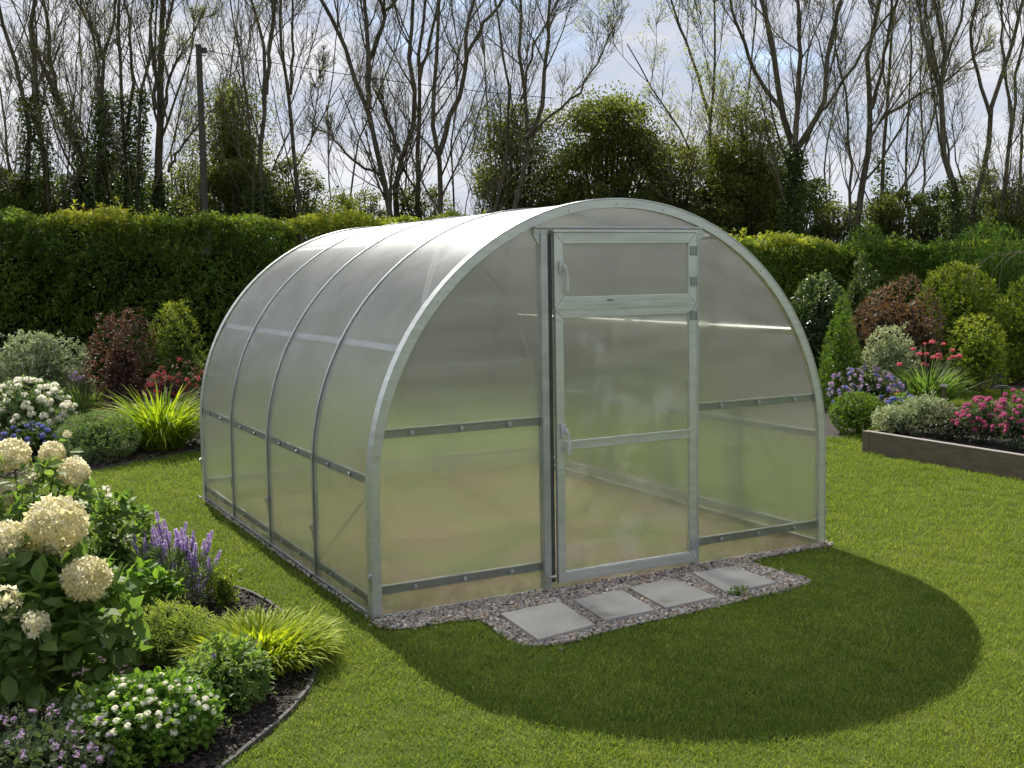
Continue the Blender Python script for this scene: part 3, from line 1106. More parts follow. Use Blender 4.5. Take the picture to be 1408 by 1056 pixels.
def dome_points(n, shape, g, k=14, amp=.16, inner=.25, sharp=5):
    """unit-space points: x,y in -1..1, z in 0..1, with outward normals"""
    d = norm(g.normal(size=(n, 3)))
    if shape == 'ball':
        r = bumps(d, g, k, amp, sharp)
        depth = np.where(g.random(n) < inner, g.random(n) ** .5, 1 - .10 * g.random(n))
        p = d * (r * depth)[:, None]
        p[:, 2] = p[:, 2] * .5 + .5
        nn = d
    elif shape == 'cone':
        z = 1 - np.sqrt(g.random(n))
        th = g.random(n) * 2 * PI
        rad = (1 - z) ** .85 * (1 + .09 * np.sin(th * 3 + 9 * z) + .07 * np.sin(th * 7 - 14 * z))
        rad *= np.where(z < .06, .75 + 4 * z, 1)
        depth = np.where(g.random(n) < inner, g.random(n) ** .5, 1 - .1 * g.random(n))
        p = np.stack([rad * np.cos(th) * depth, rad * np.sin(th) * depth, z], -1)
        nn = norm(np.stack([np.cos(th), np.sin(th), np.full(n, .55)], -1))
    elif shape == 'vase':                       # narrow foot, wide uneven top
        z = g.random(n) ** .75
        th = g.random(n) * 2 * PI
        d2 = np.stack([np.cos(th), np.sin(th), z * 2 - 1], -1)
        r = bumps(norm(d2), g, k, amp, sharp)
        prof = np.interp(z, [0, .15, .5, .8, 1], [.55, .8, 1, .82, .25])
        depth = np.where(g.random(n) < inner, g.random(n) ** .5, 1 - .12 * g.random(n))
        p = np.stack([prof * r * np.cos(th) * depth, prof * r * np.sin(th) * depth, z * (1 + (r - 1) * .8)], -1)
        nn = norm(np.stack([np.cos(th), np.sin(th), (z - .3) * 1.6], -1))
    p[:, 2] = np.clip(p[:, 2], .0, 1.3)
    return p, nn


class Spot:
    """where a plant stands: visible foot at (px, foot), width in pixels, top row"""

    def __init__(s, px, foot, wpx, top, deep=1.0, back=.85):
        g0 = ground(px, foot)
        d0 = depth_of(g0)
        r = wpx / 2 * d0 / F_PX
        s.c = g0 + VH * r * back * deep
        s.c[2] = 0
        d = depth_of(s.c)
        s.c = at(px, CY, 1) * 0 + s.c
        s.r = wpx / 2 * d / F_PX
        s.ry = s.r * deep
        # horizontal position exactly under px
        v = ray(px, foot)
        v = v / np.hypot(v[0], v[1])
        dist = np.hypot(g0[0] - CAM[0], g0[1] - CAM[1]) + s.r * back * deep
        s.c = np.array([CAM[0] + v[0] * dist, CAM[1] + v[1] * dist, 0])
        t = ray(px, top)
        k = dist / np.hypot(t[0], t[1])
        s.h = max(.05, CAM[2] + t[2] * k)
        s.d = depth_of(s.c)
        s.m = s.d / F_PX                         # metres per photograph pixel


def place(p, sp):
    """unit-space to world; x across the view, y along it"""
    X = np.array([VH[1], -VH[0], 0])
    return sp.c + p[:, :1] * X * sp.r + p[:, 1:2] * VH * sp.ry + p[:, 2:3] * np.array([0, 0, sp.h])


def turn(n):
    X = np.array([VH[1], -VH[0], 0])
    return norm(n[:, :1] * X + n[:, 1:2] * VH + n[:, 2:3] * np.array([0, 0, 1.0]))


def leafy(mb, sp, n, size, shape, g, tmpl=LEAF, amp=.16, inner=.25, upw=.5, spread=.6, sprig=5, tip=0.0, k=14, sharp=5, topfresh=0.0, shoot=0.0):
    ns = max(1, n // sprig)
    p, nn = dome_points(ns, shape, g, k, amp, inner, sharp)
    W_ = place(p, sp)
    nw = turn(nn)
    ax = norm(nw + np.array([0, 0, upw]) + .45 * g.normal(size=(ns, 3)))
    if shoot:                                    # young shoots that break the outline
        k_ = (g.random(ns) < .12) & (p[:, 2] > .55)
        W_[k_] += ax[k_] * (shoot * g.random(k_.sum()))[:, None]
    rb = g.random(ns)
    fresh = topfresh * np.clip((p[:, 2] - .55) * 2.2, 0, 1) if topfresh else 0
    pos, dirs, rn = [], [], []
    for j in range(sprig):
        side = norm(np.cross(ax, norm(g.normal(size=(ns, 3)))))
        pos.append(W_ + ax * (size * (.22 * j)) + side * size * .05)
        dirs.append(norm(ax * (.35 + .25 * j / sprig) + side * spread))
        rn.append(np.clip(rb * .55 + .35 * g.random(ns) + fresh + tip * j / sprig, 0, 1))
    pos, dirs, rn = np.vstack(pos), np.vstack(dirs), np.concatenate(rn)
    pos[:, 2] = np.maximum(pos[:, 2], .01)
    sc_ = size * (.65 + .6 * g.random(len(pos)))
    inst(mb, tmpl, pos, frames(dirs, noise=.45, g=g), sc_, rn)
    return W_, ax, p


def stems(sp, g, n=7, mat='brownstem', hfrac=.75, r=.006, parent=None):
    mb = MB()
    b = np.zeros((n, 3)) + sp.c + np.column_stack([g.normal(size=(n, 2)) * sp.r * .12, np.zeros(n)])
    t = place(np.column_stack([(g.random((n, 2)) - .5) * 1.1, np.full(n, hfrac) * (.8 + .3 * g.random(n))]), sp)
    k = 5
    f = np.linspace(0, 1, k)[None, :, None]
    P = b[:, None] * (1 - f) + t[:, None] * f
    P[:, :, :2] -= ((t - b)[:, None, :2]) * (f * (1 - f)) * .5
    tubes(mb, P, np.tile(np.linspace(r, r * .4, k), (n, 1)), 5)
    return mb.build('stem', M[mat], parent)


def core(sp, g, parent, mat, f=.72, shape='ball'):
    """dense inner twigs and old leaves that close the view through a clipped shrub"""
    mb = MB()
    n = 1500
    p, nn = dome_points(n, shape, g, 10, .1, 1.0)
    p[:, :2] *= f
    p[:, 2] = p[:, 2] * f + (.04 if shape != 'ball' else (1 - f) / 2)
    s = sp.r * .15
    inst(mb, LEAF_ROUND, place(p, sp), frames(g.normal(size=(n, 3)), noise=1, g=g), s * (.6 + .6 * g.random(n)), g.random(n) * .4)
    return mb.build('inner_growth', mat, parent)


def shrub(name, label, cat, spot, mat, n, size, shape='ball', seed=1, stem='brownstem', inner_f=.72, group=None, **kw):
    g = np.random.default_rng(seed)
    sp = Spot(*spot) if isinstance(spot, tuple) else spot
    root = empty(name, sp.c, label, cat, group)
    mb = MB()
    W_, ax, p = leafy(mb, sp, n, size, shape, g, **kw)
    mb.build('foliage', mat, root)
    core(sp, g, root, mat, inner_f, shape)
    if stem:
        stems(sp, g, parent=root, mat=stem)
    return root, sp, W_, ax, p, g


def put_copies(mesh_name, mesh, root, pos, dirs, scales, spin=None, g=rng):
    """copies of a flower mesh (z axis along dirs) parented to root"""
    F = frames(dirs, noise=0, up=norm(g.normal(size=(len(pos), 3))), g=g)
    for i in range(len(pos)):
        o = bpy.data.objects.new(mesh_name, mesh)
        col.objects.link(o)
        o.parent = root
        R3 = Matrix([[F[i][r][1], F[i][r][2], F[i][r][0]] for r in range(3)])
        if R3.determinant() < 0:
            R3 = Matrix([[F[i][r][2], F[i][r][1], F[i][r][0]] for r in range(3)])
        s = float(scales[i])
        o.matrix_local = Matrix.Translation(Vector([float(v) for v in pos[i]]) - root.location) @ R3.to_4x4() @ Matrix.Scale(s, 4)


def flower_mesh(name, mat, kind, g):
    """unit-size flower clusters, facing +z"""
    mb = MB()
    if kind == 'cluster':                       # rounded head of tiny flowers
        n = 64
        d = norm(g.normal(size=(n, 3)))
        d[:, 2] = np.abs(d[:, 2]) * 1.0 - .1
        d = norm(d)
        pos = d * (.42 + .08 * g.random(n))[:, None] * [1, 1, .75]
        inst(mb, PETAL5, pos, zrot(norm(d + .45 * g.normal(size=(n, 3))), g), .28 + .12 * g.random(n), g.random(n))
        n = 14
        d = norm(g.normal(size=(n, 3)))
        inst(mb, PETAL5, d * .2, zrot(d, g), .4, g.random(n) * .5)
    elif kind == 'loose':
        n = 22
        d = norm(g.normal(size=(n, 3)) + [0, 0, .8])
        pos = d * (.3 + .3 * g.random(n))[:, None]
        inst(mb, PETAL5, pos, zrot(d, g), .3 + .12 * g.random(n), g.random(n))
    elif kind == 'spike':                       # unit height spike of whorled florets
        n = 60
        z = np.linspace(.05, 1, n)
        th = np.arange(n) * 2.4
        rad = .075 * np.sin(np.clip(z * .96 + .1, 0, 1) * PI) ** .6
        pos = np.stack([rad * np.cos(th), rad * np.sin(th), z], -1)
        d = norm(np.stack([np.cos(th), np.sin(th), np.full(n, .5)], -1))
        inst(mb, PETAL4, pos, zrot(d, g), (.10 + .06 * g.random(n)) * (g.random(n) > .2), g.random(n))
        tubes(mb, np.array([[(0, 0, -.6), (0, 0, 0), (0, 0, 1)]]), np.array([[.014, .02, .01]]), 4, mat=1)
    elif kind == 'hydrangea':                   # full mophead of four-petalled florets
        n = 170
        i = np.arange(n) + .5
        ph = np.arccos(1 - 1.78 * i / n)
        th = PI * (1 + 5 ** .5) * i
        d = np.stack([np.cos(th) * np.sin(ph), np.sin(th) * np.sin(ph), np.cos(ph)], -1)
        rr = .84 + .16 * g.random(n)
        pos = d * rr[:, None] * [1, 1, .92]
        dn = norm(d + .28 * g.normal(size=(n, 3)))
        inst(mb, PETAL4, pos, zrot(dn, g), .42 + .14 * g.random(n), g.random(n))
        n = 60
        d = norm(g.normal(size=(n, 3)))
        inst(mb, PETAL4, d * .62, zrot(d, g), .45, g.random(n) * .3)
        tubes(mb, np.array([[(0, 0, -1.6), (0, 0, -.8), (0, 0, 0)]]), np.array([[.05, .045, .04]]), 6, mat=1)
    elif kind == 'panicle':                     # looser, buds between the florets
        n = 190
        d = norm(g.normal(size=(n, 3)) + [0, 0, .25])
        pos = d * (.5 + .5 * g.random(n))[:, None] * [1, 1, .85]
        inst(mb, PETAL5, pos, zrot(norm(d + .3 * g.normal(size=(n, 3))), g), .2 + .12 * g.random(n), g.random(n))
        n = 30
        d = norm(g.normal(size=(n, 3)) + [0, 0, .1])
        P = np.stack([np.zeros((n, 3)) - [0, 0, .4], d * .45 - [0, 0, .05], d * .85], 1)
        tubes(mb, P, np.tile([.02, .014, .008], (n, 1)), 3, mat=1)
        tubes(mb, np.array([[(0, 0, -1.7), (0, 0, -.8), (0, 0, -.2)]]), np.array([[.05, .045, .04]]), 6, mat=1)
    elif kind == 'star':                        # open head of large pointed florets
        n = 44
        d = norm(g.normal(size=(n, 3)) + [0, 0, .5])
        pos = d * (.55 + .25 * g.random(n))[:, None]
        inst(mb, PETAL4, pos, zrot(norm(d + .2 * g.normal(size=(n, 3))), g), .5 + .15 * g.random(n), g.random(n))
        P = np.stack([np.zeros((n, 3)) - [0, 0, .5], pos * .5, pos], 1)
        tubes(mb, P, np.tile([.02, .016, .012], (n, 1)), 3, mat=1)
        tubes(mb, np.array([[(0, 0, -1.6), (0, 0, -.8), (0, 0, -.3)]]), np.array([[.05, .045, .04]]), 6, mat=1)
    o = mb.build(name, [mat, M['stem']])
    me = o.data
    bpy.data.objects.remove(o)
    return me


def zrot(d, g):
    """rotations whose z axis is d"""
    Fm = frames(d, up=g.normal(size=(len(d), 3)), g=g)
    return np.stack([Fm[:, :, 1], Fm[:, :, 2], Fm[:, :, 0]], axis=2)


def petals(name, cols, trans=.5):
    return leafmat(name, cols, trans=trans, rough=.6, spec=.15, tint=(1, .98, .92))


M['cream'] = petals('cream_petals', [(.50, .46, .24), (.68, .63, .40), (.78, .74, .54)])
M['blush'] = petals('blush_petals', [(.52, .47, .28), (.72, .67, .46), (.84, .81, .62)])
M['white'] = petals('white_petals', [(.72, .70, .60), (.86, .85, .78)])
M['violet'] = petals('violet_petals', [(.24, .14, .38), (.38, .26, .56), (.56, .44, .68)])
M['lilac'] = petals('lilac_petals', [(.36, .22, .44), (.52, .36, .56), (.62, .48, .62)])
M['blue'] = petals('blue_petals', [(.11, .12, .42), (.22, .24, .58), (.36, .38, .68)])
M['red'] = petals('red_petals', [(.42, .03, .06), (.62, .08, .10)])
M['magenta'] = petals('magenta_petals', [(.36, .05, .16), (.56, .12, .29), (.66, .26, .42)])
M['coral'] = petals('coral_petals', [(.45, .06, .09), (.60, .14, .17), (.66, .26, .28)])

L1 = leafmat('leaf_green', [(.085, .14, .04), (.135, .205, .055), (.21, .275, .08)], trans=.46)
L2 = leafmat('leaf_bright', [(.08, .16, .025), (.15, .25, .04), (.27, .35, .065)], trans=.42)
L3 = leafmat('leaf_lime', [(.13, .20, .015), (.26, .33, .02), (.48, .50, .05)], trans=.45, tint=(1.15, 1.15, .4), spec=.12, rough=.6)
L3B = leafmat('leaf_lime_green', [(.10, .17, .015), (.20, .28, .02), (.42, .46, .05)], trans=.45, tint=(1.1, 1.15, .4), spec=.12, rough=.6)
L4 = leafmat('leaf_silver', [(.19, .22, .12), (.30, .33, .19), (.46, .47, .30)], trans=.3, tint=(1, 1.1, .8))
L5 = leafmat('leaf_bronze', [(.05, .033, .027), (.11, .072, .054), (.22, .14, .10)], trans=.3, tint=(1.4, .9, .6))
L6 = leafmat('leaf_sage', [(.09, .14, .055), (.15, .21, .085), (.25, .30, .13)], trans=.3)
L7 = leafmat('leaf_russet', [(.075, .056, .034), (.14, .105, .065), (.24, .18, .11)], trans=.3, tint=(1.3, .9, .5))
L8 = leafmat('leaf_hedge', [(.045, .08, .014), (.10, .16, .024), (.17, .23, .035), (.42, .40, .055)], trans=.38, rough=.5, spec=.18)
L9 = leafmat('leaf_yellowgreen', [(.09, .14, .018), (.18, .23, .03), (.38, .38, .05)], trans=.4)
L10 = leafmat('leaf_variegated', [(.13, .17, .07), (.36, .40, .22), (.58, .60, .38)], trans=.3, tint=(1, 1, .8))
L11 = leafmat('leaf_dark', [(.035, .056, .018), (.068, .10, .03), (.12, .165, .045)], trans=.35, rough=.45, spec=.3)
L12 = leafmat('leaf_tree', [(.07, .09, .02), (.14, .165, .04), (.25, .27, .07)], trans=.42, tint=(1.1, 1.1, .5))
L13 = leafmat('leaf_conifer', [(.07, .13, .02), (.12, .19, .028), (.19, .26, .04)], trans=.36)
L14 = leafmat('leaf_heather', [(.06, .09, .04), (.11, .14, .07), (.2, .22, .14)], trans=.25)
L15 = leafmat('leaf_spring', [(.14, .17, .03), (.26, .28, .06), (.40, .38, .12)], trans=.5)

g0 = np.random.default_rng(3)
FM = dict(
    hyd=flower_mesh('flower_head', M['cream'], 'hydrangea', g0), pan=flower_mesh('flower_head', M['blush'], 'panicle', g0),
    pan2=flower_mesh('flower_head', M['blush'], 'hydrangea', g0), star=flower_mesh('flower_head', M['blush'], 'star', g0), white=flower_mesh('flower_cluster', M['white'], 'cluster', g0),
    whitel=flower_mesh('flower_cluster', M['white'], 'loose', g0), lav=flower_mesh('flower_spike', M['violet'], 'spike', g0),
    violet=flower_mesh('flower_cluster', M['violet'], 'cluster', g0), lilac=flower_mesh('flower_cluster', M['lilac'], 'loose', g0),
    blue=flower_mesh('flower_cluster', M['blue'], 'cluster', g0), red=flower_mesh('flower_cluster', M['red'], 'loose', g0),
    mag=flower_mesh('flower_cluster', M['magenta'], 'cluster', g0), coral=flower_mesh('flower_cluster', M['coral'], 'cluster', g0))


def bloom(res, key, n, size, zmin=.5, out=.0, face=True, seed=1):
    """flower copies on the lit outside of a shrub"""
    root, sp, W_, ax, p, g = res
    g = np.random.default_rng(seed)
    n = min(n, 95)
    idx = np.where((p[:, 2] > zmin) & (p[:, 1] < .35) & (np.hypot(p[:, 0], p[:, 1]) + np.abs(p[:, 2] - .5) > .55))[0]
    if len(idx) == 0:
        idx = np.arange(len(p))
    g.shuffle(idx)
    sel, pts = [], []
    for i in idx:
        q = W_[i]
        if all(np.linalg.norm(q - t) > size * .75 for t in pts):
            sel.append(i)
            pts.append(q)
        if len(sel) >= n:
            break
    sel = np.array(sel)
    pos = W_[sel] + ax[sel] * out
    d = norm(ax[sel] * .6 + [0, 0, .8] - VH * .25)
    put_copies(FM[key].name.split('.')[0], FM[key], root, pos, d, size * (.75 + .5 * g.random(len(sel))), g=g)


# ---------------- near bed, left foreground
def hydrangea(label, base, wpx, top, heads, key_default, seed, n=900, leaf=.075, mat=L1):
    g = np.random.default_rng(seed)
    sp = Spot(base[0], base[1], wpx, top, 1.0, .5)
    root = empty('hydrangea', sp.c, label, 'shrub')
    mb = MB()
    leafy(mb, sp, n, leaf, 'vase', g, tmpl=LEAF_BIG, amp=.12, inner=.35, upw=.1, spread=1.0, sprig=5)
    mb.build('foliage', mat, root)
    core(sp, g, root, mat, .55, 'vase')
    stems(sp, g, 12, 'brownstem', .85, .006, root)
    for (px, py, rpx, key, dd) in heads:
        d = sp.d + dd
        c = at(px, py, d)
        s = rpx * d / F_PX
        up = norm(np.array([[g.normal() * .12, g.normal() * .12, 1.0]]) - VH * .15)
        put_copies('flower_head', FM[key], root, [c], up, [s], g=g)
        # stalk from the head into the bush with a pair of leaves
        m2 = MB()
        low = c - up[0] * s * 1.3
        base_ = sp.c + (low - sp.c) * [.45, .45, .3]
        tubes(m2, np.array([[low, (low * .55 + base_ * .45) + [0, 0, .02], base_]]), np.array([[.0045, .0055, .007]]), 6)
        m2.build('flower_stalk', M['stem'], root)
        m3 = MB()
        nn = 7
        dirs = norm(np.column_stack([g.normal(size=(nn, 2)), -.1 + .3 * g.random(nn)]))
        ll = low[None] - up * (np.arange(nn)[:, None] * .02)
        inst(m3, LEAF_BIG, ll, frames(dirs, noise=.25, g=g), leaf * (.9 + .5 * g.random(nn)), .4 + .5 * g.random(nn))
        m3.build('leaf_pair', mat, root)
    return root, sp


hydrangea('large hydrangea with round cream flower heads in the near bed, left edge of the photo', (50, 985), 215, 775,
          [(77, 722, 41, 'hyd', -.1), (10, 752, 38, 'hyd', -.12), (119, 796, 32, 'hyd', -.25), (6, 830, 31, 'star', -.4), (49, 859, 25, 'star', -.45)],
          'hyd', 21, n=1300, leaf=.10)
hydrangea('hydrangea with pinkish beige flower heads behind the round cream ones', (40, 850), 200, 665,
          [(16, 627, 25, 'pan2', 0), (72, 623, 17, 'pan2', .1), (101, 649, 21, 'pan2', -.05), (41, 655, 19, 'pan', -.1), (0, 680, 22, 'pan2', -.15),
           (92, 597, 7, 'pan', .2)], 'pan', 22, n=900, leaf=.075)
# white airy perennial
r = shrub('flowering_perennial', 'loose green perennial with small white flower heads left of the lavender', 'perennial', (160, 835, 110, 690, 1, .6), L1, 900, .055,
          'vase', 23, 'stem', inner_f=.5, tmpl=LEAF_BIG, amp=.2, inner=.4)
for i, (px, py, rp) in enumerate([(131, 680, 11), (146, 674, 9), (150, 683, 8), (105, 690, 10), (118, 697, 9), (162, 693, 8), (176, 745, 14), (137, 712, 7)]):
    d = r[1].d
    put_copies('flower_cluster', FM['whitel'], r[0], [at(px, py, d)], np.array([[0, 0, 1.0]]), [rp * 1.5 * d / F_PX], g=g0)
    c = at(px, py, d)
    m2 = MB()
    tubes(m2, np.array([[c, c * .5 + (r[1].c + [0, 0, r[1].h * .55]) * .5 + [0, 0, .01], r[1].c + [0, 0, r[1].h * .5]]]), np.array([[.0025, .003, .004]]), 5)
    m2.build('flower_stalk', M['stem'], r[0])


def lavender():
    g = np.random.default_rng(31)
    sp = Spot(240, 842, 120, 760, 1.0, .5)
    root = empty('lavender', sp.c, 'lavender with upright violet flower spikes at the edge of the near bed', 'lavender')
    mb = MB()
    leafy(mb, sp, 3200, .035, 'vase', g, tmpl=LEAF_NARROW, amp=.15, inner=.5, upw=1.5, spread=.4)
    n = 60
    b = sp.c + np.column_stack([g.normal(size=(n, 2)) * .03, np.zeros(n)])
    blades(mb, b, g.random(n) * 2 * PI, .10 + .06 * g.random(n), .5 + .5 * g.random(n), .6 * np.ones(n), .012 * np.ones(n), g=g)
    mb.build('foliage', L6, root)
    pos = []
    for k in range(72):
        px = 184 + 120 * (.5 + .5 * np.clip(g.normal() * .5, -1, 1))
        f = 1 - abs((px - 240) / 75) ** 2
        py = 722 + 86 * g.random() ** .8 + 18 * (1 - f)
        if k < 9:
            px, py = [(186, 725), (202, 740), (219, 728), (222, 715), (231, 722), (247, 738), (263, 735), (258, 760), (285, 770)][k]
        pos.append(at(px, py + 22, sp.d + g.normal() * .06))
    pos = np.array(pos)
    d = norm((pos - sp.c) * [.6, .6, 1] + [0, 0, .2] + .06 * g.normal(size=pos.shape))
    put_copies('flower_spike', FM['lav'], root, pos, d, .095 + .045 * g.random(len(pos)), g=g)
    m2 = MB()
    P = np.stack([pos, pos * .5 + sp.c * .5 + [0, 0, .03], np.tile(sp.c, (len(pos), 1))], 1)
    P[:, 1] = pos * .5 + sp.c * .5 + (pos - sp.c) * [-.12, -.12, .06]
    tubes(m2, P, np.tile([.0016, .002, .0025], (len(pos), 1)), 4)
    m2.build('stem', M['stem'], root)


lavender()
r = shrub('small_perennial', 'low plant with a violet flower cluster between the cream hydrangea and the bright leafy clump', 'perennial',
          (160, 838, 46, 800, 1, .6), L1, 240, .04, 'vase', 33, 'stem', tmpl=LEAF, inner_f=.5)
put_copies('flower_cluster', FM['violet'], r[0], [at(152, 796, r[1].d), at(164, 794, r[1].d + .03), at(159, 801, r[1].d - .03)], np.array([[0, 0, 1.0]] * 3), [.05, .05, .045], g=g0)
shrub('leafy_perennial', 'fresh green leafy clump in front of the lavender', 'perennial', (193, 868, 92, 792, 1, .7), L2, 650, .062, 'ball', 34, 'stem',
      tmpl=LEAF_BIG, amp=.08, inner=.3, upw=.9, spread=.8, inner_f=.6)
shrub('small_golden_shrub', 'small yellow-green shrub between the lavender and the golden grass', 'shrub', (308, 838, 44, 787, 1, .6), L9, 700, .022, 'vase', 35, 'stem', amp=.2)


def grassy(name, label, spot, n, mat, L, W_, seed, droop=(1.2, 1.6), lean=(0.05, .9), spread=.35, group=None, cat='ornamental grass'):
    g = np.random.default_rng(seed)
    sp = Spot(*spot)
    root = empty(name, sp.c, label, cat, group)
    mb = MB()
    a = g.random(n) * 2 * PI
    rr = np.sqrt(g.random(n)) * sp.r * spread
    base = sp.c + np.column_stack([rr * np.cos(a), rr * np.sin(a), np.zeros(n)])
    az = a + g.normal(size=n) * .5
    ln = lean[0] + (lean[1] - lean[0]) * (rr / (sp.r * spread)) * (.5 + .7 * g.random(n))
    dr = droop[0] + (droop[1] - droop[0]) * g.random(n)
    LL = L * (.55 + .55 * g.random(n))
    blades(mb, base, az, LL, ln, dr * .8, W_ * (.6 + .6 * g.random(n)), seg=6, g=g, tw=.5)
    mb.build('foliage', mat, root)
    return root, sp


grassy('golden_grass', 'golden yellow arching grass clump at the bed edge beside the greenhouse corner', (358, 926, 180, 808, 1, .5), 2900, L3, .235, .018, 41,
       droop=(.8, 1.9), lean=(.03, .6), spread=.82)
r = shrub('mixed_shrub', 'wispy green shrub directly left of the golden grass', 'shrub', (236, 922, 122, 846, 1, .6), leafmat('leaf_olive', [(.10, .15, .04), (.17, .22, .06), (.33, .36, .08)], trans=.4), 3600, .028, 'vase', 42, 'stem', tmpl=LEAF_NARROW, amp=.22,
          inner=.4, upw=1.2, topfresh=.35, shoot=.05)
r = shrub('flowering_shrub', 'green leafy shrub with a few purple blooms in front of the golden grass', 'shrub', (318, 985, 118, 893, 1, .7), L1, 1500, .036, 'vase', 43, 'stem', amp=.2,
          inner=.35, upw=.6, topfresh=.3, shoot=.04)
put_copies('flower_cluster', FM['violet'], r[0], [at(293, 903, r[1].d - .08), at(318, 925, r[1].d - .12), at(289, 950, r[1].d - .2)], np.array([[0, -.3, 1.0]] * 3), [.026, .02, .026], g=g0)
r = shrub('white_flowering_shrub', 'rounded green shrub dotted with small white flower clusters at the bottom of the photo', 'shrub', (205, 1062, 190, 938, 1, .75), L2, 5200, .027, 'ball', 44, 'stem',
          tmpl=LEAF_ROUND, amp=.1, inner=.3, upw=.5, tip=-.1, shoot=.03)
bloom(r, 'white', 95, .022, zmin=.5, out=.03, seed=5)
r = shrub('pink_groundcover', 'low grey-green mat with pale pink-purple flowers in the bottom left corner', 'ground cover plant', (55, 1120, 215, 990, 1, .75), L14, 5200, .018, 'ball', 45, 'stem',
          tmpl=LEAF_NARROW, amp=.12, inner=.3, upw=.8)
bloom(r, 'lilac', 80, .020, zmin=.4, out=.016, seed=6)
shrub('seedling', 'tiny green seedling in the dark mulch near the curved edging', 'seedling', (309, 1010, 20, 990, 1, .5), L2, 30, .02, 'vase', 46, None, inner_f=.2)
shrub('weed', 'small green weed growing in the gravel beside the fourth slab', 'weed', (1015, 822, 28, 812, 1, .3), L2, 150, .016, 'vase', 47, None, inner_f=.4)

# ---------------- far bed, left
r = shrub('silver_shrub', 'broad silver-green shrub in front of the tall hedge, left', 'shrub', (62, 588, 112, 447, 1, .6), L4, 5200, .05, 'ball', 51, tmpl=LEAF, amp=.16, inner=.25, shoot=.12)
shrub('silver_shrub', 'small silver-grey shrub cut off by the left edge of the photo', 'shrub', (0, 592, 48, 480, 1, .6), L4, 1500, .045, 'ball', 52, amp=.16, shoot=.08)
shrub('silver_perennial', 'small pale silver plant between the silver-green shrub and the purple-leaved one', 'perennial', (114, 585, 34, 500, 1, .8), L4, 700, .04, 'vase', 53, shoot=.08)
shrub('bronze_shrub', 'dark purple-brown leaved shrub in front of the hedge', 'shrub', (172, 588, 82, 448, 1, .7), L5, 3600, .045, 'vase', 54, amp=.2, inner=.3, shoot=.14)
shrub('upright_conifer', 'tall upright green shrub with yellow tips in front of the hedge', 'shrub', (250, 586, 84, 412, 1, .8), leafmat('leaf_gold_tip', [(.035, .065, .014), (.07, .11, .02), (.12, .16, .03), (.40, .40, .05)], trans=.3),
      4600, .045, 'vase', 55, tmpl=LEAF_NARROW, amp=.22, inner=.3, upw=1.4, topfresh=.38, shoot=.22)
r = shrub('red_flowering_shrub', 'small dark shrub with red flowers between the upright conifer and the greenhouse', 'shrub', (237, 600, 74, 506, 1, .7), L5, 1900, .035, 'vase', 56)
bloom(r, 'red', 34, .045, zmin=.6, out=.03, seed=7)
r = shrub('white_flowering_perennial', 'wide mass of white flowers in the far left bed', 'perennial', (38, 628, 118, 524, 1, .6), L6, 2600, .045, 'ball', 57, 'stem', amp=.12)
bloom(r, 'white', 95, .066, zmin=.45, out=.03, seed=8)
r = shrub('blue_flowering_perennial', 'low dark plant with deep blue flowers below the white mass', 'perennial', (48, 640, 90, 582, 1, .6), L11, 1300, .035, 'ball', 58, 'stem', amp=.12)
bloom(r, 'blue', 40, .045, zmin=.35, out=.02, seed=9)
r = shrub('blue_flowering_perennial', 'small blue flowered plant left of the round grey-green ball', 'perennial', (86, 612, 40, 570, 1, .6), L11, 600, .035, 'ball', 59, 'stem', amp=.12)
bloom(r, 'blue', 14, .05, zmin=.45, out=.02, seed=10)
root, sp = grassy('iris_clump', 'narrow dark green strap-leaved clump with purple flowers behind the round ball shrub', (118, 590, 62, 525, 1, .6), 240, L1, .55, .022, 60, droop=(.2, .8), lean=(.02, .45), spread=.4, cat='perennial')
put_copies('flower_cluster', FM['lilac'], root, [at(px, py, sp.d) for px, py in ((103, 516), (107, 522), (99, 520), (114, 520))], np.array([[0, 0, 1.0]] * 4), [.09, .08, .07, .06], g=g0)
grassy('rusty_grass', 'thin rusty orange grass left of the lime grass clump', (153, 594, 50, 530, 1, .6), 90, leafmat('leaf_rust', [(.12, .06, .025), (.22, .12, .05), (.16, .18, .05)]), .5, .018, 61, droop=(.3, 1.6), lean=(.05, .6), spread=.3)
shrub('ball_shrub', 'clipped round grey-green ball shrub on the far bed edge', 'shrub', (137, 642, 106, 569, 1, .85), L6, 9000, .026, 'ball', 62, tmpl=LEAF_NARROW, amp=.04, inner=.2, k=30, sharp=12)
grassy('lime_grass', 'large lime-yellow strap-leaved clump left of the greenhouse', (222, 622, 118, 528, 1, .35), 900, L3B, .78, .026, 63, droop=(.7, 2.0), lean=(.05, .7), spread=.42)

# ---------------- far bed, right
shrub('cone_conifer', 'dense cone-shaped green conifer right of the greenhouse', 'conifer', (1157, 568, 84, 400, 1, .8), L13, 9000, .035, 'cone', 71, tmpl=LEAF_NARROW, inner=.2, upw=1.4, inner_f=.8)
r = shrub('aster_clump', 'mound of violet and lilac asters below the cone conifer', 'perennial', (1190, 575, 92, 512, 1, .7), L11, 2400, .035, 'ball', 72, 'stem', amp=.12)
bloom(r, 'lilac', 85, .05, zmin=.4, out=.03, seed=11)
bloom(r, 'blue', 45, .042, zmin=.3, out=.03, seed=12)
shrub('round_box', 'bright green round clipped ball beside the greenhouse right side', 'shrub', (1179, 602, 74, 541, 1, .85), leafmat('leaf_box', [(.06, .11, .015), (.12, .19, .022), (.20, .26, .035)], trans=.35), 6500, .024, 'ball', 73, amp=.05, inner=.2, k=30, sharp=12)
shrub('variegated_shrub', 'cream variegated shrub between the cone conifer and the pink flowers', 'shrub', (1222, 555, 72, 447, 1, .8), L10, 3000, .045, 'ball', 74, amp=.14, shoot=.1)
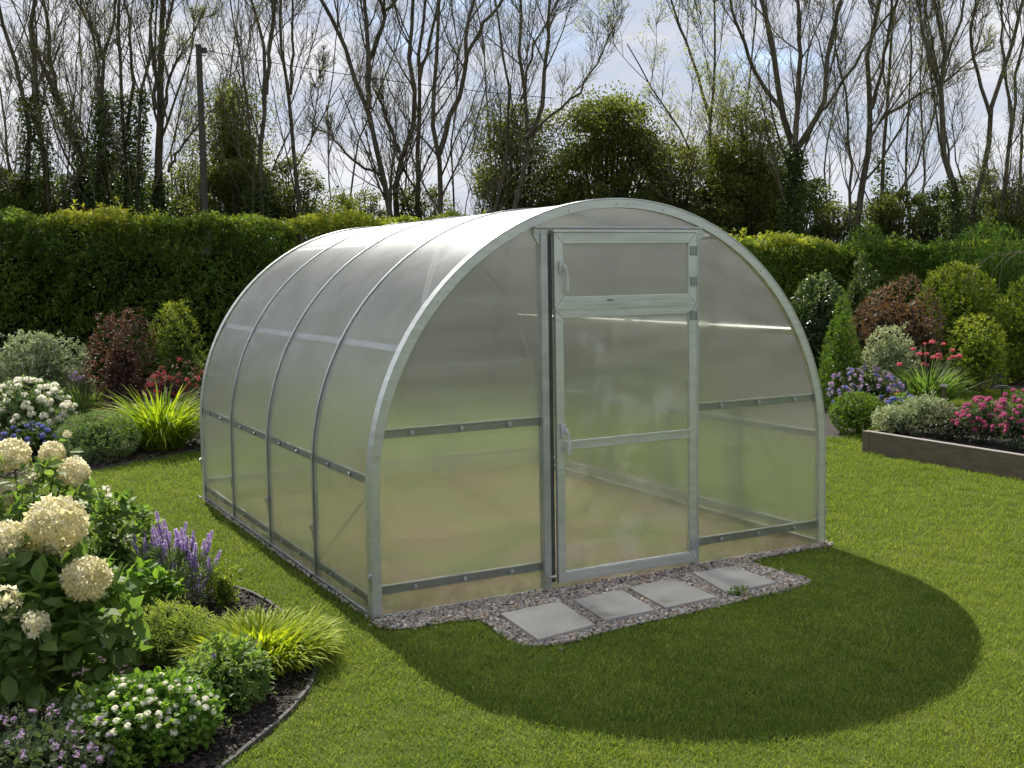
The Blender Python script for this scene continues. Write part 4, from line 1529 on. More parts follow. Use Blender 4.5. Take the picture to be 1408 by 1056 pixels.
shrub('russet_shrub', 'large rounded russet brown shrub in front of the hedge', 'shrub', (1234, 540, 122, 388, 1, .8), L7, 6500, .045, 'ball', 75, amp=.1, inner=.25, shoot=.07)
shrub('yellow_green_shrub', 'big yellow-green shrub at the right in front of the hedge', 'shrub', (1322, 524, 108, 362, 1, .8), L9, 6500, .06, 'ball', 76, amp=.17, inner=.25, shoot=.12, topfresh=.2)
shrub('yellow_green_shrub', 'yellow-green shrub cut off by the right edge of the photo', 'shrub', (1408, 530, 80, 385, 1, .8), L9, 3800, .055, 'ball', 77, amp=.17, inner=.25, shoot=.1)
shrub('golden_shrub', 'small golden-yellow flowering shrub in front of the big yellow-green one', 'shrub', (1347, 546, 78, 436, 1, .5), L9, 3400, .038, 'ball', 78, amp=.14, topfresh=.35, shoot=.08)
shrub('golden_shrub', 'low yellow-green shrub at the right photo edge behind the strip of lawn', 'shrub', (1402, 532, 52, 482, 1, .8), L9, 1500, .035, 'ball', 79, amp=.14, topfresh=.2)
shrub('camellia', 'dark glossy leaved shrub with pale young leaves between greenhouse and cone conifer', 'shrub', (1122, 528, 80, 376, 1, .8), leafmat('leaf_glossy', [(.02, .045, .015), (.045, .08, .025), (.10, .14, .05), (.30, .36, .2)], trans=.25, rough=.3), 3800, .06, 'vase', 80, amp=.16, topfresh=.35)
shrub('glossy_shrub', 'dark shrub against the hedge left of the russet one', 'shrub', (1176, 524, 66, 352, 1, .8), L11, 3000, .06, 'vase', 81, amp=.18, topfresh=.3)
root, sp = grassy('kniphofia', 'strap-leaved clump with coral red flower heads behind the blue flowers', (1273, 562, 96, 495, 1, .5), 760, L1, .66, .02, 82, droop=(.4, 1.6), lean=(.03, .8), spread=.4, cat='perennial')
g = np.random.default_rng(83)
fp = [(1285, 472), (1271, 476), (1297, 475), (1311, 480), (1254, 482), (1237, 497), (1276, 488), (1283, 490), (1290, 485), (1309, 489), (1318, 490), (1264, 489), (1305, 495), (1290, 497), (1279, 500), (1269, 499), (1384, 483)]
pos = np.array([at(px + 2 * g.normal(), py + 3 * g.normal(), sp.d + g.normal() * .3) for px, py in fp[:-1]])
put_copies('flower_cluster', FM['coral'], root, pos, np.tile([0, 0, 1.0], (len(pos), 1)), .04 + .04 * g.random(len(pos)), g=g)
m2 = MB()
P = np.stack([pos, pos * .5 + sp.c * .5 + (pos - sp.c) * [-.1, -.1, .05], np.tile(sp.c, (len(pos), 1))], 1)
tubes(m2, P, np.full((len(pos), 3), .005), 4)
m2.build('stem', M['stem'], root)
r = shrub('red_geranium', 'small plant with red blooms just right of the aster mound', 'perennial', (1226, 572, 34, 545, 1, .6), L11, 400, .035, 'ball', 84, 'stem')
bloom(r, 'red', 9, .08, zmin=.5, out=.03, seed=13)
r = shrub('purple_perennial', 'low dusky purple plant right of the coral flowered clump', 'perennial', (1330, 540, 54, 510, 1, .6), L5, 700, .04, 'ball', 85, 'stem')
bloom(r, 'lilac', 10, .05, zmin=.4, seed=14)

# ---------------- raised bed
rb = empty('raised_bed', (RB['x0'], (RB['y0'] + RB['y1']) / 2, 0), 'low weathered timber raised bed at the right edge of the lawn', 'raised bed')
x0, x1, y0, y1 = RB['x0'], RB['x1'], RB['y0'], RB['y1']
H_ = .205
MB().box(x0, x0 + .045, y0, y1 - .085, 0, H_ - .012).build('side_board', M['wood'], rb, bevel=.004)
MB().box(x1 - .045, x1, y0, y1 - .085, 0, H_ - .012).build('side_board', M['wood'], rb, bevel=.004)
MB().box(x0 + .086, x1 - .086, y1 - .045, y1, 0, H_ - .012).build('side_board', M['wood'], rb, bevel=.004)
for xa in (x0 - .004, x1 - .081):
    MB().box(xa, xa + .085, y1 - .084, y1 + .003, 0, H_).build('corner_post', M['wood'], rb, bevel=.005)
MB().box(x0 - .003, x0 + .05, y0, y1 - .086, H_ - .0115, H_ + .002).build('top_cap', M['wood_highlight'], rb, bevel=.003)
MB().box(x0 + .05, x1 - .05, y0 + .01, y1 - .05, .01, .165).build('soil_fill', M['soil'], rb)


def onbed(px, foot, wpx, top, back=.7):
    sp = Spot(px, foot, wpx, top, 1, back)
    g1 = ground(px, foot, .165)
    v = ray(px, foot)
    v = v / np.hypot(v[0], v[1])
    d0 = depth_of(g1)
    r0 = wpx / 2 * d0 / F_PX
    dist = np.hypot(g1[0] - CAM[0], g1[1] - CAM[1]) + r0 * back
    sp.c = np.array([CAM[0] + v[0] * dist, CAM[1] + v[1] * dist, .165])
    sp.c[0] = min(max(sp.c[0], x0 + .1), x1 + .3)
    sp.d = depth_of(sp.c)
    sp.r = sp.ry = wpx / 2 * sp.d / F_PX
    t = ray(px, top)
    k = dist / np.hypot(t[0], t[1])
    sp.h = CAM[2] + t[2] * k - .165
    return sp


shrub('cream_perennial', 'pale cream-green low plant at the corner of the raised bed', 'perennial', onbed(1232, 597, 62, 560), L10, 1900, .028, 'ball', 91, 'stem', amp=.12, shoot=.04)
shrub('sage_plant', 'grey-green mound in the middle of the raised bed', 'perennial', onbed(1275, 600, 72, 545), L4, 2400, .03, 'ball', 92, 'stem', amp=.15, shoot=.05)
shrub('sage_plant', 'low dull green plant with purplish tips left of the magenta flowers', 'perennial', onbed(1305, 606, 62, 562), leafmat('leaf_dusky', [(.06, .08, .04), (.14, .14, .09), (.24, .17, .18)], trans=.25), 1900, .03, 'ball', 93, 'stem', amp=.15, shoot=.05)
r = shrub('blue_flowering_perennial', 'plant with a round blue flower cluster behind the cream plant in the raised bed', 'perennial', onbed(1238, 578, 36, 545), L1, 500, .035, 'vase', 94, 'stem')
pos = [at(px, py, r[1].d) for px, py in ((1222, 553), (1231, 549), (1240, 552), (1247, 548), (1236, 557), (1229, 556), (1252, 546), (1243, 558), (1226, 549))]
put_copies('flower_cluster', FM['blue'], r[0], pos, np.tile([0, 0, 1.0], (len(pos), 1)), [.06] * len(pos), g=g0)
r = shrub('phlox', 'magenta flowered plant in the raised bed, left one of two', 'perennial', onbed(1352, 612, 78, 552), L14, 2400, .032, 'ball', 95, 'stem', amp=.15)
bloom(r, 'mag', 75, .038, zmin=.35, out=.045, seed=15)
r = shrub('phlox', 'magenta flowered plant cut off by the right edge of the photo', 'perennial', onbed(1408, 622, 84, 545), L14, 2600, .032, 'ball', 96, 'stem', amp=.15)
bloom(r, 'mag', 85, .038, zmin=.3, out=.045, seed=16)

for px, top, lab in ((1298, 528, 'short grey stake light behind the sage green mound'), (1378, 530, 'black mushroom stake light behind the magenta flowers'), (1245, 520, 'thin dark stake beside the blue flower cluster')):
    p3 = ground(px, top, .47)
    base = np.array([p3[0], p3[1], 0.0])
    rt = empty('stake_light' if px != 1245 else 'garden_stake', base, lab, 'garden light' if px != 1245 else 'garden stake')
    big = .018 if px == 1298 else .01
    MB().disc(base, (0, 0, 1), big, .44, 10).build('pole', M['pole' if px == 1298 else 'black'], rt)
    if px != 1245:
        mbx = MB()
        mbx.disc(base + [0, 0, .4405], (0, 0, 1), .045 if px == 1298 else .075, .016, 16)
        mbx.disc(base + [0, 0, .457], (0, 0, 1), .03 if px == 1298 else .05, .012, 16)
        mbx.build('cap', M['bolt' if px == 1298 else 'black'], rt)

# ------------------------------------------------------------------ hedge
HP = np.array([(-11, 20.9), (-3.2, 15.9), (1.5, 13.0), (5.6, 11.0), (10.2, 9.4), (15, 8.3), (20, 6.5)])
HH = np.array([2.93, 2.78, 2.68, 2.52, 2.17, 2.01, 1.93])


def hedge():
    g = np.random.default_rng(101)
    P = HP
    seg = np.linalg.norm(np.diff(P, axis=0), axis=1)
    cum = np.concatenate([[0], np.cumsum(seg)])
    TOT = cum[-1]

    def along(s):
        return np.stack([np.interp(s, cum, P[:, 0]), np.interp(s, cum, P[:, 1])], -1), np.interp(s, cum, HH)
    e = 1e-2

    def lump(s, z):
        return .13 * np.sin(s * 1.7 + 1.7 * np.sin(z * 2.2)) + .10 * np.sin(s * 4.3 + z * 3.1 + np.sin(s * .7)) + .08 * np.sin(z * 7 + s * 3.7) + .06 * np.sin(s * 11.1 - z * 9)
    root = empty('hedge', (*P[2], 0), 'tall clipped green hedge with yellow new growth on top, behind the greenhouse', 'hedge')
    T_ = 1.2
    mb = MB()

    def surf(n, part):
        s = g.random(n) * TOT
        c, h = along(s)
        c2, _ = along(np.minimum(s + e, TOT))
        c1, _ = along(np.maximum(s - e, 0))
        t = norm(c2 - c1)
        nrm = np.stack([t[:, 1], -t[:, 0]], -1)          # towards the camera side
        nrm *= np.sign(((CAM[:2] - c) * nrm).sum(1))[:, None]
        if part == 'front' or part == 'back':
            z = g.random(n) ** .9 * h
            off = lump(s, z) - .14 * (z / h) ** 5 - .30 * g.random(n) ** 2
            if part == 'back':
                nrm = -nrm
                off = off + T_
            pos = np.column_stack([c + nrm * off[:, None], z])
            nn = np.column_stack([nrm, np.full(n, .25)])
        else:
            w = g.random(n) * T_
            z = h + .06 * np.sin(s * 3.3) + .05 * np.sin(s * 8.1 + w * 4) + .04 * np.sin(s * 1.1) - .1 * np.abs(w / T_ * 2 - 1) ** 4
            z = z + np.where(g.random(n) < .10, .14 * g.random(n), 0) * (.4 + .9 * (np.sin(s * 1.9) > .2)) - .12 * g.random(n) ** 2
            pos = np.column_stack([c - nrm * w[:, None] + nrm * .04, z])
            nn = np.column_stack([nrm * .15, np.ones(n)])
        return pos, norm(nn), s, h
    for part, n in (('front', 64000), ('top', 20000), ('back', 6000)):
        pos, nn, s, h = surf(n, part)
        ax = norm(nn + .55 * g.normal(size=nn.shape) + [0, 0, .35])
        rb_ = g.random(n)
        # yellow young growth near the top edge
        frsh = np.clip((pos[:, 2] - (h - .32)) / .3, 0, 1.2) * (.25 + .65 * g.random(n) ** 1.2) * (.75 + .35 * np.sin(s * 2.3 + 2 * np.sin(s * .6)))
        patch = .16 * np.sin(pos[:, 2] * 3.1 + s * 1.3) * np.sin(s * .9 + 2)
        for j in range(4):
            side = norm(np.cross(ax, norm(g.normal(size=(n, 3)))))
            rn = np.clip(.42 * rb_ + .2 * g.random(n) + patch + frsh, 0, 1)
            inst(mb, LEAF, pos + ax * .02 * j, frames(norm(ax * .5 + side), noise=.5, g=g), .045 + .04 * g.random(n), rn)
    mb.build('foliage', L8, root)
    # opaque slab for the woody inside, shade put into its near-black colour
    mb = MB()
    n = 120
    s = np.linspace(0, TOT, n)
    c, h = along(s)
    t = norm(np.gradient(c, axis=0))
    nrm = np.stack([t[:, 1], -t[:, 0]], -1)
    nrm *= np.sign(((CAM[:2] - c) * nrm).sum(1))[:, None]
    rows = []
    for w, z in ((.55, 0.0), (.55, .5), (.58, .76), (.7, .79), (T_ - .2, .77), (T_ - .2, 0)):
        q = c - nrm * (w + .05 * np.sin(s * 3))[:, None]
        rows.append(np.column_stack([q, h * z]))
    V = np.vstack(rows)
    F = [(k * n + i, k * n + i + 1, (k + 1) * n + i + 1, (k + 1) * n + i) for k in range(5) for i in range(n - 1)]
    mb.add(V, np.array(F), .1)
    mb.build('inner_branches', leafmat('hedge_inside_shade', [(.012, .014, .007), (.02, .024, .01)], trans=0, spec=0, rough=1), root)


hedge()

# wild shrubs rising over the right half of the hedge


def broom(label, px, top, wpx, dist, n, mat, seed, L=.9):
    g = np.random.default_rng(seed)
    v = ray(px, 345)
    v = v / np.hypot(v[0], v[1])
    c = np.array([CAM[0] + v[0] * dist, CAM[1] + v[1] * dist, 0])
    t = ray(px, top)
    h = CAM[2] + t[2] * dist / np.hypot(t[0], t[1])
    r = wpx / 2 * dist / F_PX
    root = empty('broom_bush', c, label, 'bush')
    mb = MB()
    m = n
    a = g.random(m) * 2 * PI
    rr = np.sqrt(g.random(m)) * r
    hb = h * (.35 + .5 * g.random(m)) * (1 - .3 * (rr / r) ** 2)
    base = c + np.column_stack([rr * np.cos(a), rr * np.sin(a), hb - L * .45])
    blades(mb, base, a + g.normal(size=m) * .6, L * (.5 + .5 * g.random(m)) * .75, .1 + .35 * g.random(m), .1 + .5 * g.random(m), .018 * np.ones(m), seg=4, g=g)
    k = n * 5
    a = g.random(k) * 2 * PI
    rr = np.sqrt(g.random(k)) * r
    z = h * (1 - .25 * (rr / r) ** 2) * (.25 + .68 * g.random(k))
    p = c + np.column_stack([rr * np.cos(a), rr * np.sin(a), z])
    inst(mb, LEAF_NARROW, p, frames(norm(g.normal(size=(k, 3)) + [0, 0, 1.2]), noise=.5, g=g), .06 + .06 * g.random(k), g.random(k))
    mb.build('foliage', mat, root)
    n = 14
    m2 = MB()
    tp = c + np.column_stack([g.normal(size=(n, 2)) * r * .5, np.full(n, h * .8)])
    P = np.stack([np.tile(c, (n, 1)), c * .5 + tp * .5 + (tp - c) * [-.15, -.15, .05], tp], 1)
    tubes(m2, P, np.tile([.02, .013, .006], (n, 1)), 5)
    m2.build('stem', M['brownstem'], root)


LB = leafmat('leaf_broom', [(.05, .10, .02), (.09, .16, .03), (.16, .23, .05)], trans=.4)
broom('bright green feathery bush rising above the hedge, right of the greenhouse', 1190, 292, 80, 20.6, 1300, LB, 111)
broom('tall wispy green bush above the hedge near the right edge', 1360, 288, 120, 20.8, 1900, LB, 112)
broom('wispy green bush over the hedge between the two feathery ones', 1290, 315, 80, 21, 1000, LB, 113)
broom('small yellow-green sprig bush just above the hedge right of the greenhouse arch', 1060, 304, 30, 21, 260, L9, 114)


# ------------------------------------------------------------------ trees
def curve_pts(a, b, k, g, wob, sag=0.0):
    pass


def grow(level, P0, D0, L, R0, g, out, k=6, upw=.25, wob=.10):
    """vectorised branches: P0 (n,3) start, D0 (n,3) direction, L (n,), R0 (n,) -> polylines"""
    n = len(P0)
    P = np.zeros((n, k, 3))
    P[:, 0] = P0
    D = norm(D0)
    for i in range(1, k):
        D = norm(D + wob * g.normal(size=(n, 3)) + np.array([0, 0, upw / k * 2]))
        P[:, i] = P[:, i - 1] + D * (L / (k - 1))[:, None]
    R = R0[:, None] * np.linspace(1, .35, k)[None]
    out.append((level, P, R))
    return P, R


def children(P, R, per, g, t0=.25, angle=(.45, .9), lf=(.35, .6), rf=.5, Lpar=None, rmin=.004):
    n, k, _ = P.shape
    idx = np.repeat(np.arange(n), per)
    m = len(idx)
    t = (t0 + (1 - t0) * g.random(m)) * (k - 1.001)
    i = t.astype(int)
    f = (t - i)[:, None]
    p = P[idx, i] * (1 - f) + P[idx, i + 1] * f
    d = norm(P[idx, i + 1] - P[idx, i])
    r = R[idx, i] * (1 - f[:, 0]) + R[idx, i + 1] * f[:, 0]
    side = norm(np.cross(d, norm(g.normal(size=(m, 3)))))
    a = angle[0] + (angle[1] - angle[0]) * g.random(m)
    dd = norm(d * np.cos(a)[:, None] + side * np.sin(a)[:, None])
    L = Lpar[idx] * (lf[0] + (lf[1] - lf[0]) * g.random(m)) * (1.15 - .6 * t / (k - 1))
    return p, dd, L, np.maximum(r * rf, rmin)


def resample(poly, k):
    poly = np.array(poly, float)
    s = np.concatenate([[0], np.cumsum(np.linalg.norm(np.diff(poly, axis=0), axis=1))])
    t = np.linspace(0, s[-1], k)
    # smooth interpolation
    return np.stack([np.interp(t, s, poly[:, j]) for j in range(poly.shape[1])], -1)


def tree(label, dist, stems_, seed, twigs=1.0, leaves=250, ivy=0.0, leafmat_=None, group='bare trees behind the hedge', name='bare_tree', crown=None, leafsize=.03, dense=1.0, cat='tree'):
    """stems_: list of (polyline in photograph pixels, width in pixels); they stand at distance dist with spread in depth"""
    g = np.random.default_rng(seed)
    allP, allR, allL = [], [], []
    bx = stems_[0][0][0][0]
    v = ray(bx, 345)
    v = v / np.hypot(v[0], v[1])
    base = np.array([CAM[0] + v[0] * dist, CAM[1] + v[1] * dist, 0])
    d0 = depth_of(base)
    root = empty(name, base, label, cat, group)
    K = 14
    trunk = MB()
    for (pl, w) in stems_:
        pl = list(pl)
        # extend to the ground and beyond the top of the picture
        x0_, y0_ = pl[0]
        dx = (pl[1][0] - x0_) / max(1, (y0_ - pl[1][1]))
        isroot = y0_ > 255
        top = pl[-1]
        pr = pl[-2]
        sl = (top[0] - pr[0]) / max(1.0, pr[1] - top[1])
        if top[1] <= 5:
            pl += [(top[0] + sl * 45 + g.normal() * 8, -45), (top[0] + sl * 70 + g.normal() * 14, -110)]
        dd = g.normal() * .5
        pts = []
        nn = len(pl)
        for i, (x, y) in enumerate(pl):
            pts.append(at(x, y, d0 + dd * i / nn + .08 * g.normal()))
        if isroot:
            b = at(x0_ - dx * 20, y0_, d0).copy()
            b[2] = 0
            b = b * .7 + np.array([pts[0][0], pts[0][1], 0]) * .3
            b[2] = 0
            pts = [b] + pts
        P = resample(pts, K)
        P[1:-1] += g.normal(size=(K - 2, 3)) * .018
        r = w / 2 * d0 / F_PX * .84
        R = np.interp(np.linspace(0, 1, K), [0, .12, 1], [r * 1.12, r, r * .35])
        allP.append(P)
        allR.append(R)
        allL.append(np.linalg.norm(np.diff(P, axis=0), axis=1).sum())
        tubes(trunk, P[None], R[None], 8)
    trunk.build('trunk', M['bark'], root, smooth=True)
    P, R, Ls = np.array(allP), np.array(allR), np.array(allL)
    out = []
    br, tw = MB(), MB()
    per = max(2, int(11 * twigs))
    p, d, L, r = children(P, R, per, g, .28, (.35, .8), (.22, .45), .42, Ls, .009)
    L = np.minimum(L, 2.4)
    P1, R1 = grow(1, p, d, L, r, g, out, 7, .5, .10)
    tubes(br, P1, R1, 5)
    p, d, L2_, r = children(P1, R1, max(2, int(6 * dense)), g, .15, (.35, .8), (.35, .65), .55, L, .0065)
    P2, R2 = grow(2, p, d, L2_, r, g, out, 6, .4, .12)
    tubes(tw, P2, R2, 4)
    p, d, L3_, r = children(P2, R2, max(2, int(7 * dense)), g, .15, (.45, 1.0), (.45, .85), .6, L2_, .0045)
    P3, R3 = grow(3, p, d, L3_, np.minimum(r, .006), g, out, 4, .3, .14)
    tubes(tw, P3, np.maximum(R3, .0028), 3)
    br.build('limbs', M['bark'], root, smooth=True)
    tw.build('twigs', M['twig'], root)
    if leaves:
        mb = MB()
        n = int(leaves * 2.2)
        i = g.integers(0, len(P3), n)
        j = g.integers(1, 4, n)
        q = P3[i, j] + .03 * g.normal(size=(n, 3))
        # leaves sit in loose tufts
        q = np.repeat(q, 4, 0) + .05 * g.normal(size=(n * 4, 3))
        inst(mb, LEAF, q, frames(g.normal(size=(n * 4, 3)), noise=1, g=g), leafsize * (.6 + .7 * g.random(n * 4)), g.random(n * 4))
        mb.build('crown', leafmat_ or L15, root)
    if ivy > 0:
        mb = MB()
        n = int(7000 * ivy) * len(stems_)
        low_ = np.where(P[:, 0, 2] < .5)[0]
        si = low_[g.integers(0, len(low_), n)]
        tt = g.random(n) ** 1.9 * min(.62, .28 + .4 * ivy) * (K - 1.01)
        i = tt.astype(int)
        f = (tt - i)[:, None]
        c = P[si, i] * (1 - f) + P[si, i + 1] * f
        rad = (.08 + .24 * g.random(n) ** 1.6) * (1.15 - tt / K)
        th = g.random(n) * 2 * PI
        nn = np.column_stack([np.cos(th), np.sin(th), .2 * g.normal(size=n)])
        inst(mb, LEAF_ROUND, c + nn * rad[:, None], frames(norm(nn + [0, 0, -.3] + .6 * g.normal(size=(n, 3))), noise=.6, g=g), .038 + .03 * g.random(n), g.random(n))
        mb.build('ivy', L11, root)
    return root


tree('leaning ivy-clad tree cut off by the left edge of the photo', 23.0, [([(38, 285), (42, 165), (20, 90), (2, 30), (-8, 0)], 11), ([(66, 285), (54, 180), (50, 100), (40, 38), (47, 0)], 13), ([(20, 285), (8, 190), (0, 120)], 8)], 201, ivy=1.0, leaves=300)
tree('slanting tree whose trunk leans left, with ivy at its foot', 23.5, [([(135, 290), (118, 225), (96, 175), (76, 122), (55, 85), (43, 45), (44, 0)], 11), ([(76, 122), (68, 70), (66, 30), (58, 0)], 7), ([(120, 270), (90, 215), (62, 135), (30, 100)], 6)], 202, ivy=.9, leaves=200)
tree('many-stemmed tree with dark ivy, second clump from the left', 22.5, [([(134, 290), (133, 190), (140, 130), (142, 82), (152, 40), (160, 0)], 9), ([(140, 82), (136, 50), (112, 18), (103, 0)], 6), ([(172, 290), (172, 190), (168, 130), (165, 60), (163, 0)], 9), ([(186, 290), (192, 200), (193, 130), (205, 85), (209, 0)], 8), ([(174, 180), (182, 120), (180, 70), (172, 0)], 6), ([(150, 290), (143, 210), (148, 160), (128, 60), (118, 0)], 5)], 203, ivy=.9, leaves=450)
tree('straight thick-trunked tree left of the utility pole', 23.0, [([(219, 292), (218, 220), (221, 120), (225, 0)], 17), ([(232, 236), (246, 205), (278, 165), (300, 140)], 5), ([(225, 160), (232, 110), (250, 70), (280, 20)], 5), ([(214, 150), (212, 90), (210, 0)], 6)], 204, ivy=.35, leaves=450)
tree('forked tree just right of the utility pole in front of the leafy one', 22.2, [([(362, 292), (360, 200), (366, 130), (365, 70), (345, 0)], 10), ([(366, 130), (372, 60), (378, 0)], 7), ([(345, 290), (350, 230), (335, 120), (318, 0)], 5)], 205, ivy=.3, leaves=250)
tree('slim curving tree standing alone right of the leafy tree', 22.8, [([(414, 292), (404, 220), (399, 130), (386, 80), (385, 0)], 9), ([(399, 130), (404, 70), (401, 0)], 5), ([(425, 200), (438, 130), (440, 80)], 3)], 206, leaves=120, ivy=.12)
tree('wide forked tree behind the greenhouse roof, trunk bending left', 22.4, [([(536, 300), (529, 262), (522, 225), (514, 187), (507, 150), (487, 107), (469, 50), (442, 0)], 12), ([(507, 150), (507, 70), (500, 0)], 9), ([(509, 80), (527, 42), (529, 15), (520, 0)], 7), ([(529, 15), (545, 0)], 5), ([(522, 240), (500, 232), (475, 210), (452, 182), (435, 180)], 5)], 207, leaves=160)
tree('twisting tree right of the wide forked one, stems crossing', 23.2, [([(546, 300), (543, 232), (559, 205), (567, 175), (569, 125), (563, 107), (567, 50), (570, 0)], 12), ([(549, 210), (540, 180), (527, 150), (512, 118)], 7), ([(574, 300), (574, 225), (576, 150), (577, 75), (586, 0)], 10), ([(577, 110), (600, 20), (606, 0)], 6)], 208, leaves=160)
tree('tree with outward sweeping right limb, left of the evergreens', 22.6, [([(605, 302), (604, 215), (598, 175), (597, 100), (602, 25), (604, 0)], 11), ([(604, 212), (614, 172), (640, 112), (642, 32), (652, 0)], 9), ([(642, 75), (662, 38), (692, 0)], 6)], 209, leaves=220)
tree('tree rising in front of the evergreens above the greenhouse door', 22.1, [([(703, 296), (722, 235), (726, 190), (725, 140), (714, 105), (716, 50), (719, 0)], 10), ([(725, 190), (745, 148), (749, 100), (758, 0)], 8), ([(724, 195), (750, 165), (795, 130), (822, 85), (850, 25)], 5), ([(675, 292), (692, 245), (698, 200), (700, 120), (690, 60), (680, 0)], 7), ([(715, 140), (735, 60), (770, 0)], 4)], 210, leaves=400)
tree('thin pale tree with fresh yellowish leaves above the arch top', 24.0, [([(955, 296), (950, 205), (925, 160), (888, 110), (862, 60)], 5), ([(980, 300), (977, 200), (982, 100), (984, 0)], 6), ([(978, 170), (960, 100), (935, 40), (925, 0)], 5), ([(995, 300), (1000, 220), (1000, 150)], 4)], 211, leaves=1500, leafsize=.045)
tree('dark thick-trunked tree dividing into three limbs, right of the greenhouse', 22.3, [([(1090, 318), (1092, 240), (1093, 195), (1076, 152), (1064, 75), (1049, 0)], 15), ([(1093, 200), (1098, 120), (1101, 60), (1096, 0)], 9), ([(1096, 205), (1109, 185), (1134, 150), (1139, 75), (1154, 0)], 9), ([(1076, 152), (1040, 105), (1012, 30), (1005, 0)], 7), ([(1134, 150), (1180, 80), (1235, 0)], 5)], 212, leaves=500, ivy=.45, twigs=1.2)
tree('tall tree with warm sunlit trunk behind the bright feathery bush', 23.0, [([(1178, 315), (1181, 270), (1190, 235), (1199, 160), (1194, 75), (1210, 0)], 13), ([(1199, 150), (1220, 60), (1226, 0)], 6), ([(1168, 310), (1172, 220), (1160, 120), (1148, 60)], 7)], 213, leaves=350, ivy=.1)
tree('slender tree with a dark foot, right of the sunlit trunk', 24.0, [([(1214, 310), (1215, 230), (1217, 150), (1229, 50), (1232, 0)], 8), ([(1232, 270), (1258, 232), (1284, 165), (1290, 120)], 6), ([(1216, 160), (1262, 130), (1310, 105), (1370, 50)], 5)], 214, leaves=350, ivy=.4)
tree('tree with a bent dark trunk, third from the right edge', 22.6, [([(1312, 300), (1310, 255), (1297, 205), (1294, 125), (1300, 75), (1285, 0)], 13), ([(1295, 140), (1270, 60), (1262, 0)], 6), ([(1298, 90), (1320, 30), (1326, 0)], 5)], 215, leaves=350, ivy=.3)
tree('tree curving up to the right, second from the right edge', 23.4, [([(1334, 302), (1345, 260), (1359, 225), (1364, 140), (1389, 60), (1405, 0)], 11), ([(1362, 160), (1340, 90), (1335, 40), (1345, 0)], 6)], 216, leaves=500, ivy=.15)
tree('ivy-footed tree at the right edge of the photo', 22.8, [([(1378, 302), (1382, 240), (1392, 160), (1396, 100), (1412, 30)], 10), ([(1398, 300), (1405, 200), (1412, 120)], 8), ([(1392, 160), (1378, 80), (1375, 0)], 5)], 217, leaves=600, ivy=.4)
for k_, (lab, pl, w_) in enumerate([
    ('straight thin sapling between the slender tree and the bent dark trunk', [(1250, 300), (1245, 200), (1255, 100), (1250, 0)], 5),
    ('thinner sapling immediately left of the bent dark trunk', [(1265, 300), (1272, 220), (1262, 120), (1275, 0)], 4),
    ('thin sapling just left of the tree with the sunlit trunk', [(1140, 300), (1132, 220), (1150, 130), (1150, 30)], 4),
    ('very thin young sapling in the open gap above the greenhouse roof, left one', [(640, 300), (648, 240), (645, 200)], 3),
    ('very thin young sapling in the gap touching the evergreens, right one', [(665, 300), (668, 250), (662, 190)], 3),
    ('thin sapling standing between the slanting tree and the many-stemmed tree', [(100, 300), (110, 200), (112, 100), (108, 0)], 4),
    ('thin sapling immediately right of the straight thick trunk', [(240, 300), (235, 200), (262, 100), (270, 0)], 4),
    ('thin sapling immediately right of the utility pole', [(300, 300), (310, 150), (330, 0)], 4),
    ('thin sapling midway between the slim curving tree and the wide forked tree', [(455, 300), (450, 150), (470, 0)], 3),
    ('thin sapling crossing behind the left fork of the wide forked tree', [(480, 300), (490, 200), (540, 80), (560, 0)], 4),
    ('thin sapling behind the outward sweeping right limb', [(625, 300), (620, 200), (632, 80), (620, 0)], 4),
    ('thin sapling left of the tree rising in front of the evergreens', [(680, 300), (672, 180), (665, 60), (655, 0)], 4),
    ('thin sapling rising out of the light green leafy tree', [(1030, 300), (1025, 180), (1035, 60), (1040, 0)], 5)]):
    tree(lab, 25 + .3 * (k_ % 4), [(pl, w_)], 230 + k_, leaves=90, dense=.9, name='sapling', group='thin saplings behind the hedge')


